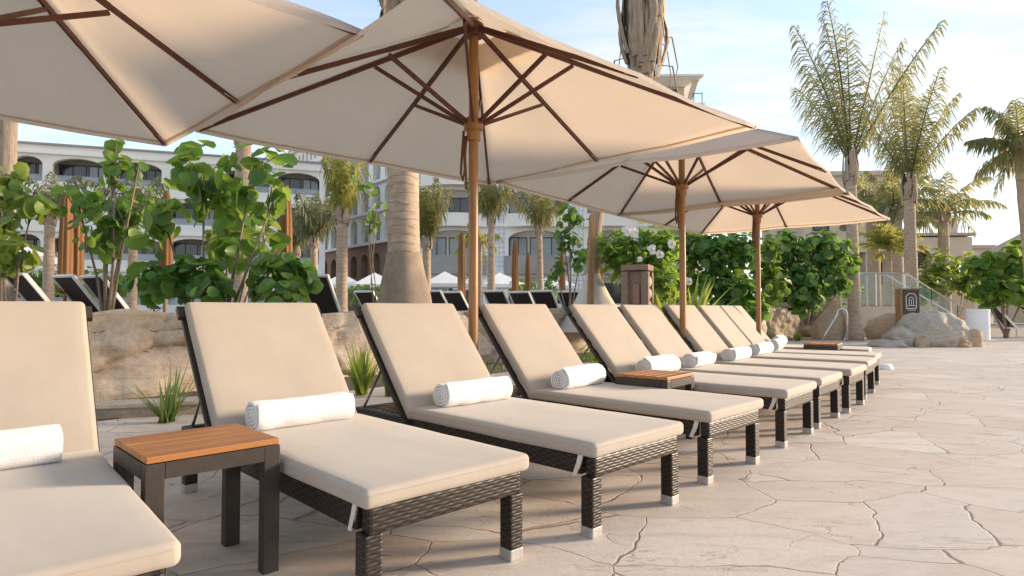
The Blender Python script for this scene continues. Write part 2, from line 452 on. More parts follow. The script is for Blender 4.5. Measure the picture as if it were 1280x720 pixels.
# ------------------------------------------------------------------ rock wall
def poly_at(pts, s):
    for i in range(len(pts) - 1):
        a = Vector(pts[i]); b = Vector(pts[i + 1]); L = (b - a).length
        if s <= L or i == len(pts) - 2:
            d = (b - a).normalized(); return a + d * s, Vector((-d.y, d.x))
        s -= L
def cellbump(p, sc):
    d, q = noise.voronoi(p * sc); return min(1, (d[1] - d[0]) * 1.6), q[0]
tot = sum((Vector(WALL[i + 1]) - Vector(WALL[i])).length for i in range(len(WALL) - 1))
mb = MB(); NU, NV = 620, 56; vs = []
for i in range(NU + 1):
    s = tot * i / NU; p, nrm = poly_at(WALL, s)
    top = .98 + .26 * max(0, (s / tot - .62) / .38) + .10 * noise.noise(Vector((s * .55, 3, 0))) + .05 * noise.noise(Vector((s * 1.7, 8, 0)))
    for j in range(NV + 1):
        t = j / NV
        if t < .7: z = -.06 + (top + .06) * (t / .7); back = .10 * (t / .7) ** 2
        else:
            a = (t - .7) / .3; z = top - .45 * a ** 1.8; back = .10 + .75 * a
        q = Vector((p.x + nrm.x * back, p.y + nrm.y * back, z))
        c, cell = cellbump(Vector((q.x, q.y, z * 1.25)) + Vector((noise.noise(q * 1.2), noise.noise(q * 1.2 + Vector((5, 0, 0))), 0)) * .35, .62)
        cid = noise.cell(cell * 3.1)
        o = (min(1, c * 1.4) ** .45 - .6) * .24 + (cid - .5) * .16 + .10 * noise.fractal(q * 1.8, 1.0, 2.0, 4) + .018 * noise.fractal(q * 7, .8, 2.1, 4)
        lift = (c ** .5 - .7) * .10 if t > .55 else 0
        q -= Vector((nrm.x, nrm.y, 0)) * o; q.z += lift if t > .55 else 0
        vs.append(q)
fs = [(i * (NV + 1) + j, (i + 1) * (NV + 1) + j, (i + 1) * (NV + 1) + j + 1, i * (NV + 1) + j + 1) for i in range(NU) for j in range(NV)]
mb.add(vs, fs)
tag(mb.build('rock_wall', M['rock'], smooth=True), 'long low wall of tan sculpted boulders behind the row of loungers', 'wall')

def boulder(name, c, size, mat, label, group=None, seed=0, sub=5, rough=.22):
    bm = bmesh.new(); bmesh.ops.create_icosphere(bm, subdivisions=sub, radius=1)
    for v in bm.verts:
        p = v.co.copy(); q = p * 1.1 + Vector((seed * 3.7, seed * 1.3, 0))
        r = 1 + rough * noise.fractal(q, 1.0, 2.0, 3) * 1.3
        cb, _ = cellbump(q, 1.3); r += (cb - .5) * rough * .7
        r += .05 * noise.fractal(q * 5, 1, 2, 3)
        v.co = p * r
        if v.co.z < -.45: v.co.z = -.45 + (v.co.z + .45) * .2
        v.co = Vector((v.co.x * size[0], v.co.y * size[1], (v.co.z + .45) * size[2]))
    mb = MB(); bm.verts.index_update()
    mb.add([v.co[:] for v in bm.verts], [[v.index for v in f.verts] for f in bm.faces]); bm.free()
    o = mb.build(name, mat, smooth=True); o.location = c; o.rotation_euler.z = seed * 1.1
    return tag(o, label, 'rock', group)
g = 'boulders piled at the end of the deck'
boulder('boulder', (11.0, 16.4, -.05), (.86, .7, .68), M['rock_grey'], 'large rounded grey boulder, the biggest of the pile beside the white bin', g, 2, rough=.16)
boulder('boulder', (10.2, 16.3, -.05), (.50, .45, .40), M['rock_grey'], 'grey boulder tucked against the left flank of the biggest boulder', g, 4, 4)
boulder('boulder', (10.3, 15.7, -.05), (.17, .16, .24), M['rock_warm'], 'small upright brown stone in front of the pile, at its left', g, 5, 4)
boulder('boulder', (11.3, 15.7, -.05), (.2, .18, .2), M['rock_warm'], 'squarish brown stone at the foot of the biggest boulder', g, 7, 4)
boulder('boulder', (11.72, 16.0, -.05), (.40, .3, .33), M['rock_warm'], 'low sandy boulder tapering off at the right end of the pile', g, 9, 4)
boulder('boulder', (9.55, 15.9, -.05), (.42, .3, .16), M['rock_grey'], 'flat grey stone lying low at the left end of the pile', g, 11, 4)
boulder('boulder', (6.02, 10.15, -.02), (.20, .12, .07), M['whitecloth'], 'small flat white form standing in for a pale patch on the deck past the last lounger feet', None, 3, 3)  # flat stone shape added to stand in for a white patch
boulder('boulder', (9.8, 19.4, -.05), (.55, .45, .98), M['rock_warm'], 'upright pinkish boulder standing behind the steel handrail', None, 6, 4, .14)
boulder('boulder', (12.0, 19.3, -.05), (1.0, .6, .62), M['rock_warm'], 'broad tan boulder behind the rock pile, left of the sign pillar', None, 8, 4, .14)
boulder('boulder', (6.05, 16.6, -.05), (.75, .6, .85), M['rock'], 'pale boulder at the foot of the wall behind the third umbrella pole', None, 12, 4, .15)

# pale stone ledge in the planting bed
mb = MB(); mb.box((0, 0, .115), (1.5, .34, .035), bev=.008); mb.box((0, .02, .05), (1.42, .26, .10))
o = mb.build('stone_ledge', M['rock_grey']); o.location = (-3.55, 5.75, 0); o.rotation_euler.z = R(20)
tag(o, 'pale flat stone ledge low at the wall between the two nearest loungers', 'ledge')

# ------------------------------------------------------------------ sun loungers
LW, SL, SZ, BL, BA = .748, 1.33, .417, .80, R(50.5)
def make_lounger():
    t = empty('sun_lounger', (0, 0, 0), 0, 'x', 'sun lounger', 'sun loungers in a row on the deck')
    ca, sa = math.cos(BA), math.sin(BA)
    # seat cushion
    sc = soft_box(SL + .02, LW, .066, .022, .007, 22, 12, 1)
    shift(sc, Matrix.Translation((-(SL - .0) / 2 + .005, 0, SZ - .035))).build('seat_cushion', M['fabric'], t, smooth=True)
    bc = soft_box(BL + .05, LW, .066, .022, .008, 16, 12, 5)
    T = Matrix.Translation((-SL, 0, SZ)) @ Matrix.Rotation(BA, 4, 'Y') @ Matrix.Translation((-(BL - .05) / 2, 0, -.034))
    shift(bc, T).build('back_cushion', M['fabric'], t, smooth=True)
    def piping(cush, lx, zt, T2):
        pts = []; a, b, rr = lx / 2 - .002, LW / 2 - .002, .022
        for cx, cy, a0 in ((1, 1, 0), (-1, 1, 90), (-1, -1, 180), (1, -1, 270)):
            for k in range(5):
                g = R(a0 + k * 22.5); pts.append((cx * (a - rr) + rr * math.cos(g), cy * (b - rr) + rr * math.sin(g), zt))
        pts.append(pts[0]); m = MB(); m.tube(pts, .0036, 6, False); shift(m, T2).build('piping', M['fabric'], cush, smooth=True)
    ob = [c for c in t.children]
    piping(ob[0], SL + .02, .014, Matrix.Translation((-(SL - .0) / 2 + .005, 0, SZ - .035))); piping(ob[1], BL + .05, .014, T)
    hw = LW / 2 - .022
    for sy in (-1, 1):
        m = MB(); m.box((-1.02, sy * (hw - .022), .306), (1.88, .044, .086), bev=.008); m.build('side_rail', M['wicker'], t, uv=True)
    m = MB(); m.box((-.036, 0, .304), (.055, 2 * hw - .02, .09), bev=.012); m.build('end_rail', M['wicker'], t, uv=True)
    m = MB(); m.box((-1.94, 0, .306), (.05, 2 * hw - .02, .085), bev=.008); m.build('end_rail', M['wicker'], t, uv=True)
    for x in (-.045, -1.9):
        for sy in (-1, 1):
            m = MB(); m.box((x, sy * (hw - .03), .15), (.066, .066, .236 if x < -1 else .222), bev=.008); lg = m.build('leg', M['wicker'], t, uv=True)
            m = MB(); m.box((x, sy * (hw - .03), .024), (.068, .068, .046), bev=.005); m.box((x, sy * (hw - .03), .003), (.06, .06, .006)); m.build('foot_cap', M['cap'], lg)
    m = MB()
    for i in range(9): m.box((-.13 - i * .14, 0, .343), (.07, 2 * hw - .1, .008))
    m.build('seat_slats', M['darkmetal'], t)
    # backrest frame: two stiles, top bar, cross slats, dark corner caps
    m = MB()
    def bp(l, y, dz): # along the back, offset below its face
        return Vector((-SL - l * ca - dz * sa, y, SZ + l * sa - dz * ca))
    for sy in (-1, 1):
        m.beam(bp(-.07, sy * (LW / 2 - .004), .085), bp(BL - .05, sy * (LW / 2 - .004), .085), .022, .034, (0, 1, 0))
        m.beam(bp(BL - .07, sy * (LW / 2), .066), bp(BL + .002, sy * (LW / 2), .066), .030, .065, (0, 1, 0))
    m.beam(bp(BL - .03, -LW / 2 + .01, .085), bp(BL - .03, LW / 2 - .01, .085), .03, .03)
    for i in range(6): m.beam(bp(.06 + i * .125, -LW / 2 + .02, .08), bp(.06 + i * .125, LW / 2 - .02, .08), .05, .01, (sa, 0, ca))
    m.build('backrest_frame', M['darkmetal'], t)
    for sy in (-1, 1):
        m = MB(); m.tube([bp(.42, sy * .30, .10), (-SL - .62, sy * .30, .33)], .009, 8); m.build('prop_bar', M['steel'], t)
    for sy in (-1, 1):
        m = MB(); y = sy * (hw + .004); x0 = -.085
        m.add([(x0, y, .372), (x0 + .026, y, .372), (x0 + .012, y + sy * .003, .315), (x0 - .014, y + sy * .003, .315), (x0 - .016, y, .256), (x0 - .04, y, .256)], [(0, 1, 2, 3), (3, 2, 4, 5)])
        m.add([(x0, y - sy * .006, .372), (x0 + .026, y - sy * .006, .372), (x0 + .012, y - sy * .003, .315), (x0 - .014, y - sy * .003, .315), (x0 - .016, y - sy * .006, .256), (x0 - .04, y - sy * .006, .256)], [(3, 2, 1, 0), (5, 4, 2, 3)])
        m.build('cushion_strap', M['strap'], t)
    return t

SPOTS = [(-1.117, 1.348, -49.0), (-.205, 2.259, -46.4), (.607, 2.95, -45.2), (1.353, 3.771, -44.0), (2.17, 4.702, -40.9),
         (2.761, 5.42, -40.0), (3.408, 6.164, -39.5), (4.044, 7.042, -37.0), (4.581, 7.838, -34.9), (5.10, 8.92, -32.5)]
LL = ['nearest sun lounger, cut off by the left edge of the photo',
      'beige sun lounger right of the near wooden table, its whole front rail showing',
      'beige sun lounger just before the nearest umbrella pole, a pale shadow crossing its backrest',
      'beige sun lounger just behind the nearest umbrella pole',
      'beige sun lounger right behind the second orange wooden table',
      'sixth sun lounger of the row, just before the middle umbrella pole',
      'seventh sun lounger of the row, its backrest crossed by the middle umbrella pole',
      'eighth sun lounger of the row, second beyond the middle umbrella pole',
      'ninth sun lounger of the row, just before the farthest umbrella pole',
      'last and farthest sun lounger of the row, behind the small far table']
first = make_lounger(); LG = []
for i, (x, y, a) in enumerate(SPOTS):
    if i == 0:
        first.location = (x, y, 0); first.rotation_euler = (0, 0, R(a)); first['label'] = LL[0]; LG.append(first)
    else: LG.append(dup(first, (x, y, 0), R(a), LL[i]))

# ------------------------------------------------------------------ rolled towels
def towel_mesh(seed):
    rnd = random.Random(seed)
    L = .50; turns = 4.2; n = 150; R1 = .092
    out = []; inn = []
    for i in range(n + 1):
        u = i / n; a = -turns * 2 * PI * (1 - u) + .35 + .25 * seed
        r = .010 + (R1 - .010) * u + (.006 if u > .985 else 0); th = (R1 - .010) / turns * .78
        out.append((r * math.cos(a), r * math.sin(a))); inn.append(((r - th) * math.cos(a) if r > th else 0, (r - th) * math.sin(a) if r > th else 0))
    ring = out + inn[::-1]; k = len(ring); NS = 26; mb = MB(); vs = []
    for j in range(NS + 1):
        y = -L / 2 + L * j / NS; e = min(1, min(j, NS - j) / 1.6)
        for (px, pz) in ring:
            q = Vector((px, y * 5, pz)) * 9
            w = 1 + .06 * noise.noise(Vector((px * 14 + seed, y * 7, pz * 14))) + .05 * noise.noise(Vector((seed * 2.2, y * 9, 0)))
            s = (.955 + .045 * e) * w
            rr = math.hypot(px, pz); edge = (1 - e) * 0
            z = pz * s * .93; z = max(z, -.062 + .12 * (z + .062)) if z < -.062 else z
            vs.append((px * s * 1.03, y + edge + (.010 * (rr / R1 - .5) if j in (0, NS) else 0) * (-1 if j == 0 else 1) * -1, z + .064))
    fs = []
    for j in range(NS):
        for i in range(k):
            i2 = (i + 1) % k; fs.append((j * k + i, j * k + i2, (j + 1) * k + i2, (j + 1) * k + i))
    for j in (0, NS):
        for i in range(n):
            f = (j * k + i, j * k + i + 1, j * k + k - 2 - i, j * k + k - 1 - i); fs.append(f if j else f[::-1])
    mb.add(vs, fs); return mb
tm = [towel_mesh(s).build('rolled_towel', M['towel'], auto=50) for s in (1, 2, 3, 4, 5)]
TY = [-.02, -.015, .01, .01, .05, .03, .02, .0, .0, .0]
TL = ['white rolled towel cut by the left edge of the photo', 'white rolled towel beside the near wooden table top',
      'white rolled towel on the lounger just before the nearest umbrella pole', 'white rolled towel on the lounger just behind the nearest umbrella pole',
      'white rolled towel partly hidden by the second wooden table', 'white rolled towel on the sixth lounger, just before the middle umbrella pole',
      'white rolled towel on the seventh lounger, right after the middle umbrella pole', 'white rolled towel on the eighth lounger of the row',
      'white rolled towel on the ninth lounger, below the farthest umbrella pole', 'farthest white rolled towel, by the small far table']
for i, (x, y, a) in enumerate(SPOTS):
    o = tm[i] if i < 5 else tm[i % 5].copy()
    if i >= 5: COL.objects.link(o)
    th = R(a); d = Vector((math.cos(th), math.sin(th))); nn = Vector((-d.y, d.x))
    p = Vector((x, y)) - d * (1.205 if i else 1.16) + nn * TY[i]
    o.location = (p.x, p.y, SZ + .003); o.rotation_euler = (0, 0, th + R([3, 0, -2, 4, -3, 2, 0, -4, 3, 0][i]))
    tag(o, TL[i], 'towel', 'rolled towels on the loungers')

# ------------------------------------------------------------------ side tables
def make_table():
    t = empty('side_table', (0, 0, 0), 0, 'x', 'side table', 'wooden topped side tables between loungers')
    lx, ly, h = .46, .43, .50
    m = MB(); w = ly / 5
    for i in range(5): m.box((0, -ly / 2 + w * (i + .5), h - .011), (lx - .008, w - .004, .022), bev=.003)
    m.build('tabletop', M['teak'], t)
    m = MB()
    for s in (-1, 1):
        m.box((0, s * (ly / 2 - .012), h - .052), (lx - .124, .024, .055)); m.box((s * (lx / 2 - .012), 0, h - .052), (.024, ly - .104, .055))
    m.box((0, 0, h - .028), (lx - .06, ly - .06, .008))
    m.build('apron', M['darkmetal'], t)
    for sx in (-1, 1):
        for sy in (-1, 1):
            m = MB(); m.box((sx * (lx / 2 - .031), sy * (ly / 2 - .026), (h - .0245) / 2), (.06, .05, h - .0255), bev=.003); m.build('leg', M['darkmetal'], t)
    return t
def zplane(px, py, z):
    c, s = math.cos(.03116), math.sin(.03116); a = (px - 640) / F; b = -(py - 360) / F
    r = Vector((a, c - b * s, s + b * c)); k = (z - H) / r.z; return r * k + Vector((0, 0, H))
tb = make_table()
q = [zplane(*c, .50) for c in ((146.7, 546.7), (187.3, 571.7), (342.7, 548.3), (296.7, 530))]


tb.location = ((q[0] + q[1] + q[2] + q[3]) / 4).to_2d().to_3d()
ed = (q[2] - q[1]); tb.rotation_euler.z = math.atan2(ed.y, ed.x)

tb['label'] = 'nearest side table, orange slatted wooden top on dark legs, whole legs in view'
q2 = [zplane(*c, .50) for c in ((772, 466), (836, 474), (868, 466), (802, 460))]

dup(tb, (1.085, 4.75, 0), R(50), 'second side table, orange top half hidden behind the fourth lounger seat')
dup(tb, (4.36, 8.76, 0), R(55), 'small far side table beside the last lounger of the row')

# ------------------------------------------------------------------ market umbrellas
UR, UHT, UHH, UHC = 2.10, 2.345, 3.185, 2.37
def make_umbrella():
    t = empty('market_umbrella', (0, 0, 0), 0, 'x', 'umbrella', 'square market umbrellas over the loungers')
    def rad(k): return UR * (1 if k % 2 == 0 else math.sqrt(.5))
    def pt(k, s, dz=0):
        a = k * PI / 4; r = rad(k) * s
        return Vector((r * math.cos(a), r * math.sin(a), UHH - (UHH - UHT) * s + dz))
    # canopy, with an opening round the top
    m = MB(); NR, NC = 16, 8; s0 = .125
    idx = {}; vs = []
    for i in range(NR + 1):
        s = s0 + (1 - s0) * i / NR
        for k in range(8):
            for c in range(NC):
                f = c / NC; p = pt(k, s).lerp(pt(k + 1, s), f)
                # cloth hangs a little slack between ribs, more towards its edge
                p.z -= .035 * math.sin(PI * f) * math.sin(PI * min(1, s * .95)) + .012 * math.sin(PI * f) * s
                p.z += .010 * noise.noise(Vector((p.x * 2.3, p.y * 2.3, 1))) + .008 * math.sin(f * PI * 7 + k * 2.1) * math.sin(PI * f) * math.sin(PI * s) * 1.3
                e = 1 - .012 * math.sin(PI * f) * (1 if i == NR else 0); p.x *= e; p.y *= e
                vs.append(p)
    W = 8 * NC
    fs = [(i * W + j, i * W + (j + 1) % W, (i + 1) * W + (j + 1) % W, (i + 1) * W + j) for i in range(NR) for j in range(W)]
    o = len(vs)  # hem
    for j in range(W): vs.append(vs[NR * W + j] * 1.0 + Vector((0, 0, -.028)))
    fs += [(NR * W + j, NR * W + (j + 1) % W, o + (j + 1) % W, o + j) for j in range(W)]
    m.add(vs, fs); cn = m.build('canopy', M['canopy'], t, smooth=True)
    m = MB(); vs = []
    for s, dz in ((.984, -.004), (.999, -.004)):
        for k in range(8):
            for c in range(NC):
                f = c / NC; i0 = NR if s > .99 else NR - 1; j = k * NC + c
                a0 = cn.data.vertices[(NR - 1) * W + j].co; a1 = cn.data.vertices[NR * W + j].co
                vs.append(a0.lerp(a1, (s - (s0 + (1 - s0) * (NR - 1) / NR)) / ((1 - s0) / NR)) + Vector((0, 0, dz)))
    m.add(vs, [(j, (j + 1) % W, W + (j + 1) % W, W + j) for j in range(W)]); m.build('hem', M['canopy'], cn, smooth=True)
    # vent cap over the opening
    m = MB(); vs = []; S1 = .30; NR2 = 6
    for i in range(NR2 + 1):
        s = .012 + (S1 - .012) * i / NR2
        for k in range(8):
            for c in range(NC):
                f = c / NC; p = pt(k, s, .035 + .02 * (i / NR2)).lerp(pt(k + 1, s, .035 + .02 * (i / NR2)), f); p.z -= .012 * math.sin(PI * f) * s / S1
                vs.append(p)
    fs = [(i * W + j, i * W + (j + 1) % W, (i + 1) * W + (j + 1) % W, (i + 1) * W + j) for i in range(NR2) for j in range(W)]
    m.add(vs, fs); m.build('vent_cap', M['canopy'], t, smooth=True)
    m = MB(); m.tube([(0, 0, .0), (0, 0, 1.6), (0, 0, UHH - .02)], .036, 14); m.build('pole', M['pole'], t, smooth=False, auto=40)
    m = MB(); m.lathe([(.07, UHH - .16), (.075, UHH - .15), (.075, UHH - .07), (.06, UHH - .055), (.045, UHH - .05)], 16)
    hub = m.build('hub', M['rib'], t, auto=40)
    m = MB(); m.lathe([(.03, UHH + .02), (.045, UHH + .04), (.05, UHH + .07), (.03, UHH + .11), (.012, UHH + .13)], 14); m.build('finial', M['pole'], hub, auto=50)
    m = MB(); m.lathe([(.048, UHC - .13), (.052, UHC - .12), (.052, UHC - .06), (.072, UHC - .05), (.072, UHC + .03), (.05, UHC + .045)], 16)
    m.build('collar', M['pole'], t, auto=40)
    for k in range(8):
        m = MB(); a = k * PI / 4; u = Vector((-math.sin(a), math.cos(a), 0)); d = Vector((math.cos(a), math.sin(a), 0))
        p0 = d * .05 + Vector((0, 0, UHH - .10)); p1 = pt(k, .5, -.05); p2 = pt(k, .985, -.022)
        m.beam(p0, p1, .021, .034); m.beam(p1, p2, .020, .030)
        rb = m.build('rib', M['rib'], t)
        m = MB(); e0 = pt(k, .93, -.035); m.beam(e0, pt(k, .995, -.022), .045, .004); m.build('rib_pocket', M['canopy'], rb)
        m = MB(); q = .5 if k % 2 else .5 * math.sqrt(.5)
        m.beam(d * .055 + Vector((0, 0, UHC - .005)), pt(k, q, -.085), .019, .028)
        m.build('strut', M['rib'], t)
    m = MB()
    pts = [(-.02, .072, UHC - .06), (-.02, .082, UHC - .2), (-.03, .092, UHC - .38), (-.03, .080, UHC - .44), (-.03, .062, UHC - .36), (-.02, .068, UHC - .2), (-.02, .058, UHC - .1)]
    m.tube(pts, .010, 6); m.tube([(-.02, .05, UHC - .1), (-.03, .06, UHC - .25), (-.02, .05, UHC - .5)], .008, 6); m.build('pull_cord', M['rope'], t, smooth=True)
    m = MB(); m.lathe([(.26, 0.0), (.27, .01), (.27, .05), (.25, .065), (.06, .07), (.05, .09), (.05, .28), (.04, .29)], 28); m.build('base', M['darkmetal'], t, auto=35)
    return t
um = make_umbrella()
UL = ['nearest umbrella at upper left, pole out of view, only two corners of its canopy showing', 'large cream umbrella in the middle, seen from below, its pole behind the third lounger',
      'middle umbrella further down the row, bluish upper side of its canopy showing', 'farthest and smallest market umbrella of the row']
for i, (x, y, r) in enumerate([(-2.82, 2.98, 90.6), (-.2866, 4.619, 88.9), (1.904, 6.949, 99.6), (3.627, 9.182, 95.7)]):
    if i == 0: um.location = (x, y, 0); um.rotation_euler = (0, 0, R(r)); um['label'] = UL[0]
    else: dup(um, (x, y, 0), R(r), UL[i])

# ------------------------------------------------------------------ plants
def leaf(mb, c, nrm, size, rnd, aspect=1.0, cup=.16, n=8):
    nrm = nrm.normalized(); a = nrm.orthogonal().normalized(); b = nrm.cross(a)
    t = rnd.uniform(0, 2 * PI); u = a * math.cos(t) + b * math.sin(t); w = nrm.cross(u)
    vs = [c - nrm * cup * size * .5]
    for k in range(n):
        g = 2 * PI * k / n
        r = size * .5 * (1 + .06 * rnd.uniform(-1, 1))
        x, y = r * math.cos(g) * aspect, r * math.sin(g)
        bend = cup * size * (abs(y) / (size * .5)) ** 2 * .9 - cup * .4 * size * (x / size) ** 2
        vs.append(c + u * x + w * y + nrm * bend)
    mb.add(vs, [(0, 1 + k, 1 + (k + 1) % n) for k in range(n)])
    if size > .17 and aspect > .9:
        o = mb.cur; mb.cur = min(1, o + .42); h = size * .5; e = nrm * size * .012
        mid = lambda x: c + u * x + nrm * (-cup * size * .5 * max(0, 1 - abs(x) / h) - cup * .4 * size * (x / size) ** 2) + e
        mb.add([mid(-h * .95) - w * size * .018, mid(-h * .95) + w * size * .018, mid(0) + w * size * .014, mid(0) - w * size * .014, mid(h * .85)], [(0, 3, 2, 1), (3, 4, 2)]); mb.cur = o

def broadleaf(name, base, blobs, mat, label, cat='shrub', group=None, leafs=.26, count=260, seed=0, stems=3, stem_r=.02, aspect=1.0, tone=(.15, .75)):
    """woody plant: stems rise from the base and branch into leaf clusters; leaves are separate curved discs"""
    rnd = random.Random(seed)
    t = empty(name, base, 0, label, cat, group); b0 = Vector(base)
    lm = MB(); sm = MB(); vol = [bl[1][0] * bl[1][1] * bl[1][2] for bl in blobs]; tv = sum(v ** .67 for v in vol)
    starts = [Vector((rnd.uniform(-.12, .12), rnd.uniform(-.12, .12), -.02)) for _ in range(stems)]
    for bi, (c, r) in enumerate(blobs):
        c = Vector(c) - b0; s0 = starts[bi % stems]
        mid = s0.lerp(c, .5) + Vector((rnd.uniform(-.1, .1), rnd.uniform(-.1, .1), -.05 * c.z))
        sm.tube([s0, s0.lerp(mid, .6), mid, c], [stem_r, stem_r * .8, stem_r * .6, stem_r * .4], 6)
        nn = max(4, int(count * vol[bi] ** .67 / tv)); ntw = max(3, nn // 10)
        tw = []
        for _ in range(ntw):
            d = Vector((rnd.gauss(0, 1), rnd.gauss(0, 1), rnd.gauss(0, 1))).normalized() * rnd.uniform(.5, 1)
            e = c + Vector((d.x * r[0], d.y * r[1], d.z * r[2])); tw.append(e)
            sm.tube([c.lerp(mid, .25), c.lerp(e, .5) + Vector((0, 0, .03)), e], [stem_r * .38, stem_r * .28, stem_r * .18], 5, False)
        for j in range(nn):
            if j < nn * .6:
                e = rnd.choice(tw); c0 = c.lerp(e, rnd.uniform(.45, 1.08)) + Vector((rnd.gauss(0, 1), rnd.gauss(0, 1), rnd.gauss(0, 1))) * leafs * .38
            else:
                d = Vector((rnd.gauss(0, 1), rnd.gauss(0, 1), rnd.gauss(0, 1))).normalized() * rnd.uniform(.55, 1.0)
                c0 = c + Vector((d.x * r[0], d.y * r[1], d.z * r[2]))
            out = (c0 - c); out = out.normalized() if out.length > .01 else Vector((0, 0, 1))
            nr = out * .8 + Vector((0, 0, .55)) + Vector((rnd.gauss(0, 1), rnd.gauss(0, 1), rnd.gauss(0, 1))) * .45
            if c0.z < .03: c0.z = .03 + rnd.random() * .1
            lm.cur = min(1, max(0, rnd.triangular(tone[0], tone[1], (tone[0] * 2 + tone[1]) / 3) + .1 * (rnd.random() < .12)))
            leaf(lm, c0, nr, leafs * rnd.uniform(.45, 1.15), rnd, aspect)
    lm.build('foliage', mat, t, smooth=True, tone=True)
    sm.build('stem', M['bark'], t, smooth=True)
    return t

def blob(px0, px1, py0, py1, d, dd=None):
    a = at(px0, py1, d); b = at(px1, py0, d); r = ((b.x - a.x) / 2, dd or (b.x - a.x) / 2 * .8, (b.z - a.z) / 2)
    return ((a + b) / 2, r)
def foot(px, d, z=.5): p = at(px, HOR, d); return (p.x, d, z)

SG = 'sea grape plants behind the rock wall'
broadleaf('sea_grape', foot(275, 8.0), [blob(170, 235, 225, 315, 8.1), blob(205, 300, 178, 262, 8.0), blob(270, 356, 176, 262, 7.9), blob(235, 330, 230, 300, 8.2), blob(325, 360, 210, 280, 7.9), blob(262, 330, 290, 335, 8.1), blob(330, 366, 290, 340, 7.9)],
          M['seagrape'], 'tallest sea grape with big round leaves, rising from the wall to the canopy edge', group=SG, leafs=.28, count=215, seed=3, stems=3, stem_r=.028)
broadleaf('sea_grape', foot(135, 8.6), [blob(62, 125, 228, 270, 8.6), blob(125, 192, 222, 290, 8.6), blob(88, 180, 262, 322, 8.7), blob(120, 160, 190, 235, 8.6), blob(132, 150, 166, 205, 8.6), blob(162, 180, 190, 220, 8.5)],
          M['seagrape'], 'slender sea grape sapling with a thin leafy spire at its top', group=SG, leafs=.21, count=190, seed=11, stems=1, stem_r=.03)
broadleaf('sea_grape', foot(215, 7.7), [blob(150, 225, 330, 378, 7.7), blob(205, 288, 322, 378, 7.8), blob(240, 290, 340, 380, 7.6)],
          M['seagrape_dark'], 'low dark mound of sea grape spilling over the wall, left of the second backrest top', group=SG, leafs=.26, count=120, seed=5, stems=3)
broadleaf('sea_grape', foot(350, 7.9), [blob(305, 362, 318, 376, 7.9), blob(350, 402, 315, 372, 8.0), blob(330, 390, 345, 382, 7.8)],
          M['seagrape_dark'], 'low dark mound of sea grape on the wall before a dark lounger back', group=SG, leafs=.25, count=100, seed=6, stems=3)
broadleaf('sea_grape', foot(0, 8.2), [blob(-40, 42, 215, 260, 8.2), blob(10, 66, 238, 275, 8.2), blob(-30, 30, 285, 345, 8.1), blob(5, 42, 300, 338, 8.0), blob(-20, 20, 250, 300, 8.2)],
          M['lime'], 'yellow-green sea grape at the far left edge beside a palm trunk', group=SG, leafs=.25, count=150, seed=8, stems=2, tone=(.0, .8))
broadleaf('sea_grape', foot(290, 9.2), [blob(255, 300, 262, 330, 9.2), blob(290, 335, 245, 300, 9.2), blob(320, 345, 260, 330, 9.1)],
          M['lime'], 'bright yellow-green young shrub glowing behind the tallest sea grape', group=SG, leafs=.2, count=110, seed=9, stems=2)
broadleaf('sea_grape', foot(470, 11.5), [blob(440, 470, 222, 250, 11.5), blob(455, 485, 240, 285, 11.5), blob(450, 470, 262, 300, 11.6)],
          M['seagrape'], 'sparse sea grape sprigs beside the thick wrapped palm trunk', group=SG, leafs=.19, count=36, seed=10, stems=1, stem_r=.015)
broadleaf('sea_grape', foot(712, 15), [blob(695, 728, 252, 290, 15), blob(688, 722, 285, 320, 15), blob(712, 740, 300, 340, 15), blob(685, 705, 325, 350, 15)],
          M['seagrape_dark'], 'small sea grape sapling before the white building, left of a staked palm', group=SG, leafs=.2, count=170, seed=12, stems=1, stem_r=.03)
broadleaf('sea_grape', foot(905, 16.3), [blob(868, 915, 288, 340, 16.3), blob(900, 952, 285, 345, 16.5), blob(872, 930, 330, 390, 16.3), blob(915, 952, 345, 395, 16), blob(935, 955, 370, 408, 15.6)],
          M['seagrape_dark'], 'dense sea grape bush between the middle and farthest umbrella poles', group=SG, leafs=.25, count=900, seed=13, stems=3)
broadleaf('sea_grape', foot(1012, 18.2), [blob(958, 1010, 284, 345, 18.2), blob(1000, 1066, 284, 345, 18.4), blob(965, 1030, 325, 385, 18), blob(1015, 1064, 330, 375, 18.2), blob(985, 1030, 350, 398, 17.8), blob(1055, 1076, 318, 345, 18.6)],
          M['seagrape_dark'], 'full round sea grape tree right of the farthest umbrella pole', group=SG, leafs=.25, count=1300, seed=14, stems=2, stem_r=.04)
broadleaf('sea_grape', foot(1250, 20.5, 0), [blob(1205, 1262, 318, 352, 20.5), blob(1235, 1300, 305, 352, 20.7), blob(1222, 1285, 340, 384, 20.3), blob(1262, 1310, 330, 390, 20.4), blob(1215, 1245, 350, 378, 20.2)],
          M['seagrape'], 'wide sea grape tree above the far right loungers, behind the white bin', group=SG, leafs=.32, count=620, seed=15, stems=2, stem_r=.05)
broadleaf('hedge_shrub', foot(1188, 25, 0), [blob(1150, 1200, 308, 372, 25), blob(1180, 1232, 312, 372, 25.5), blob(1140, 1180, 335, 385, 24.6), blob(1200, 1240, 330, 380, 25)],
          M['lime'], 'yellow-green bush behind the sloping glass stair rail', group=None, leafs=.22, count=1100, seed=16, stems=3, tone=(-.1, .6))
broadleaf('frangipani', foot(800, 12.6), [blob(752, 806, 298, 345, 12.6), blob(785, 845, 290, 345, 12.8), blob(800, 850, 325, 380, 12.4), blob(760, 800, 290, 318, 12.9), blob(815, 850, 288, 330, 12.8)],
          M['seagrape'], 'leafy frangipani with white blossoms above the carved stone pedestal', group=None, leafs=.40, count=520, seed=17, stems=3, aspect=.36, tone=(.2, .85))
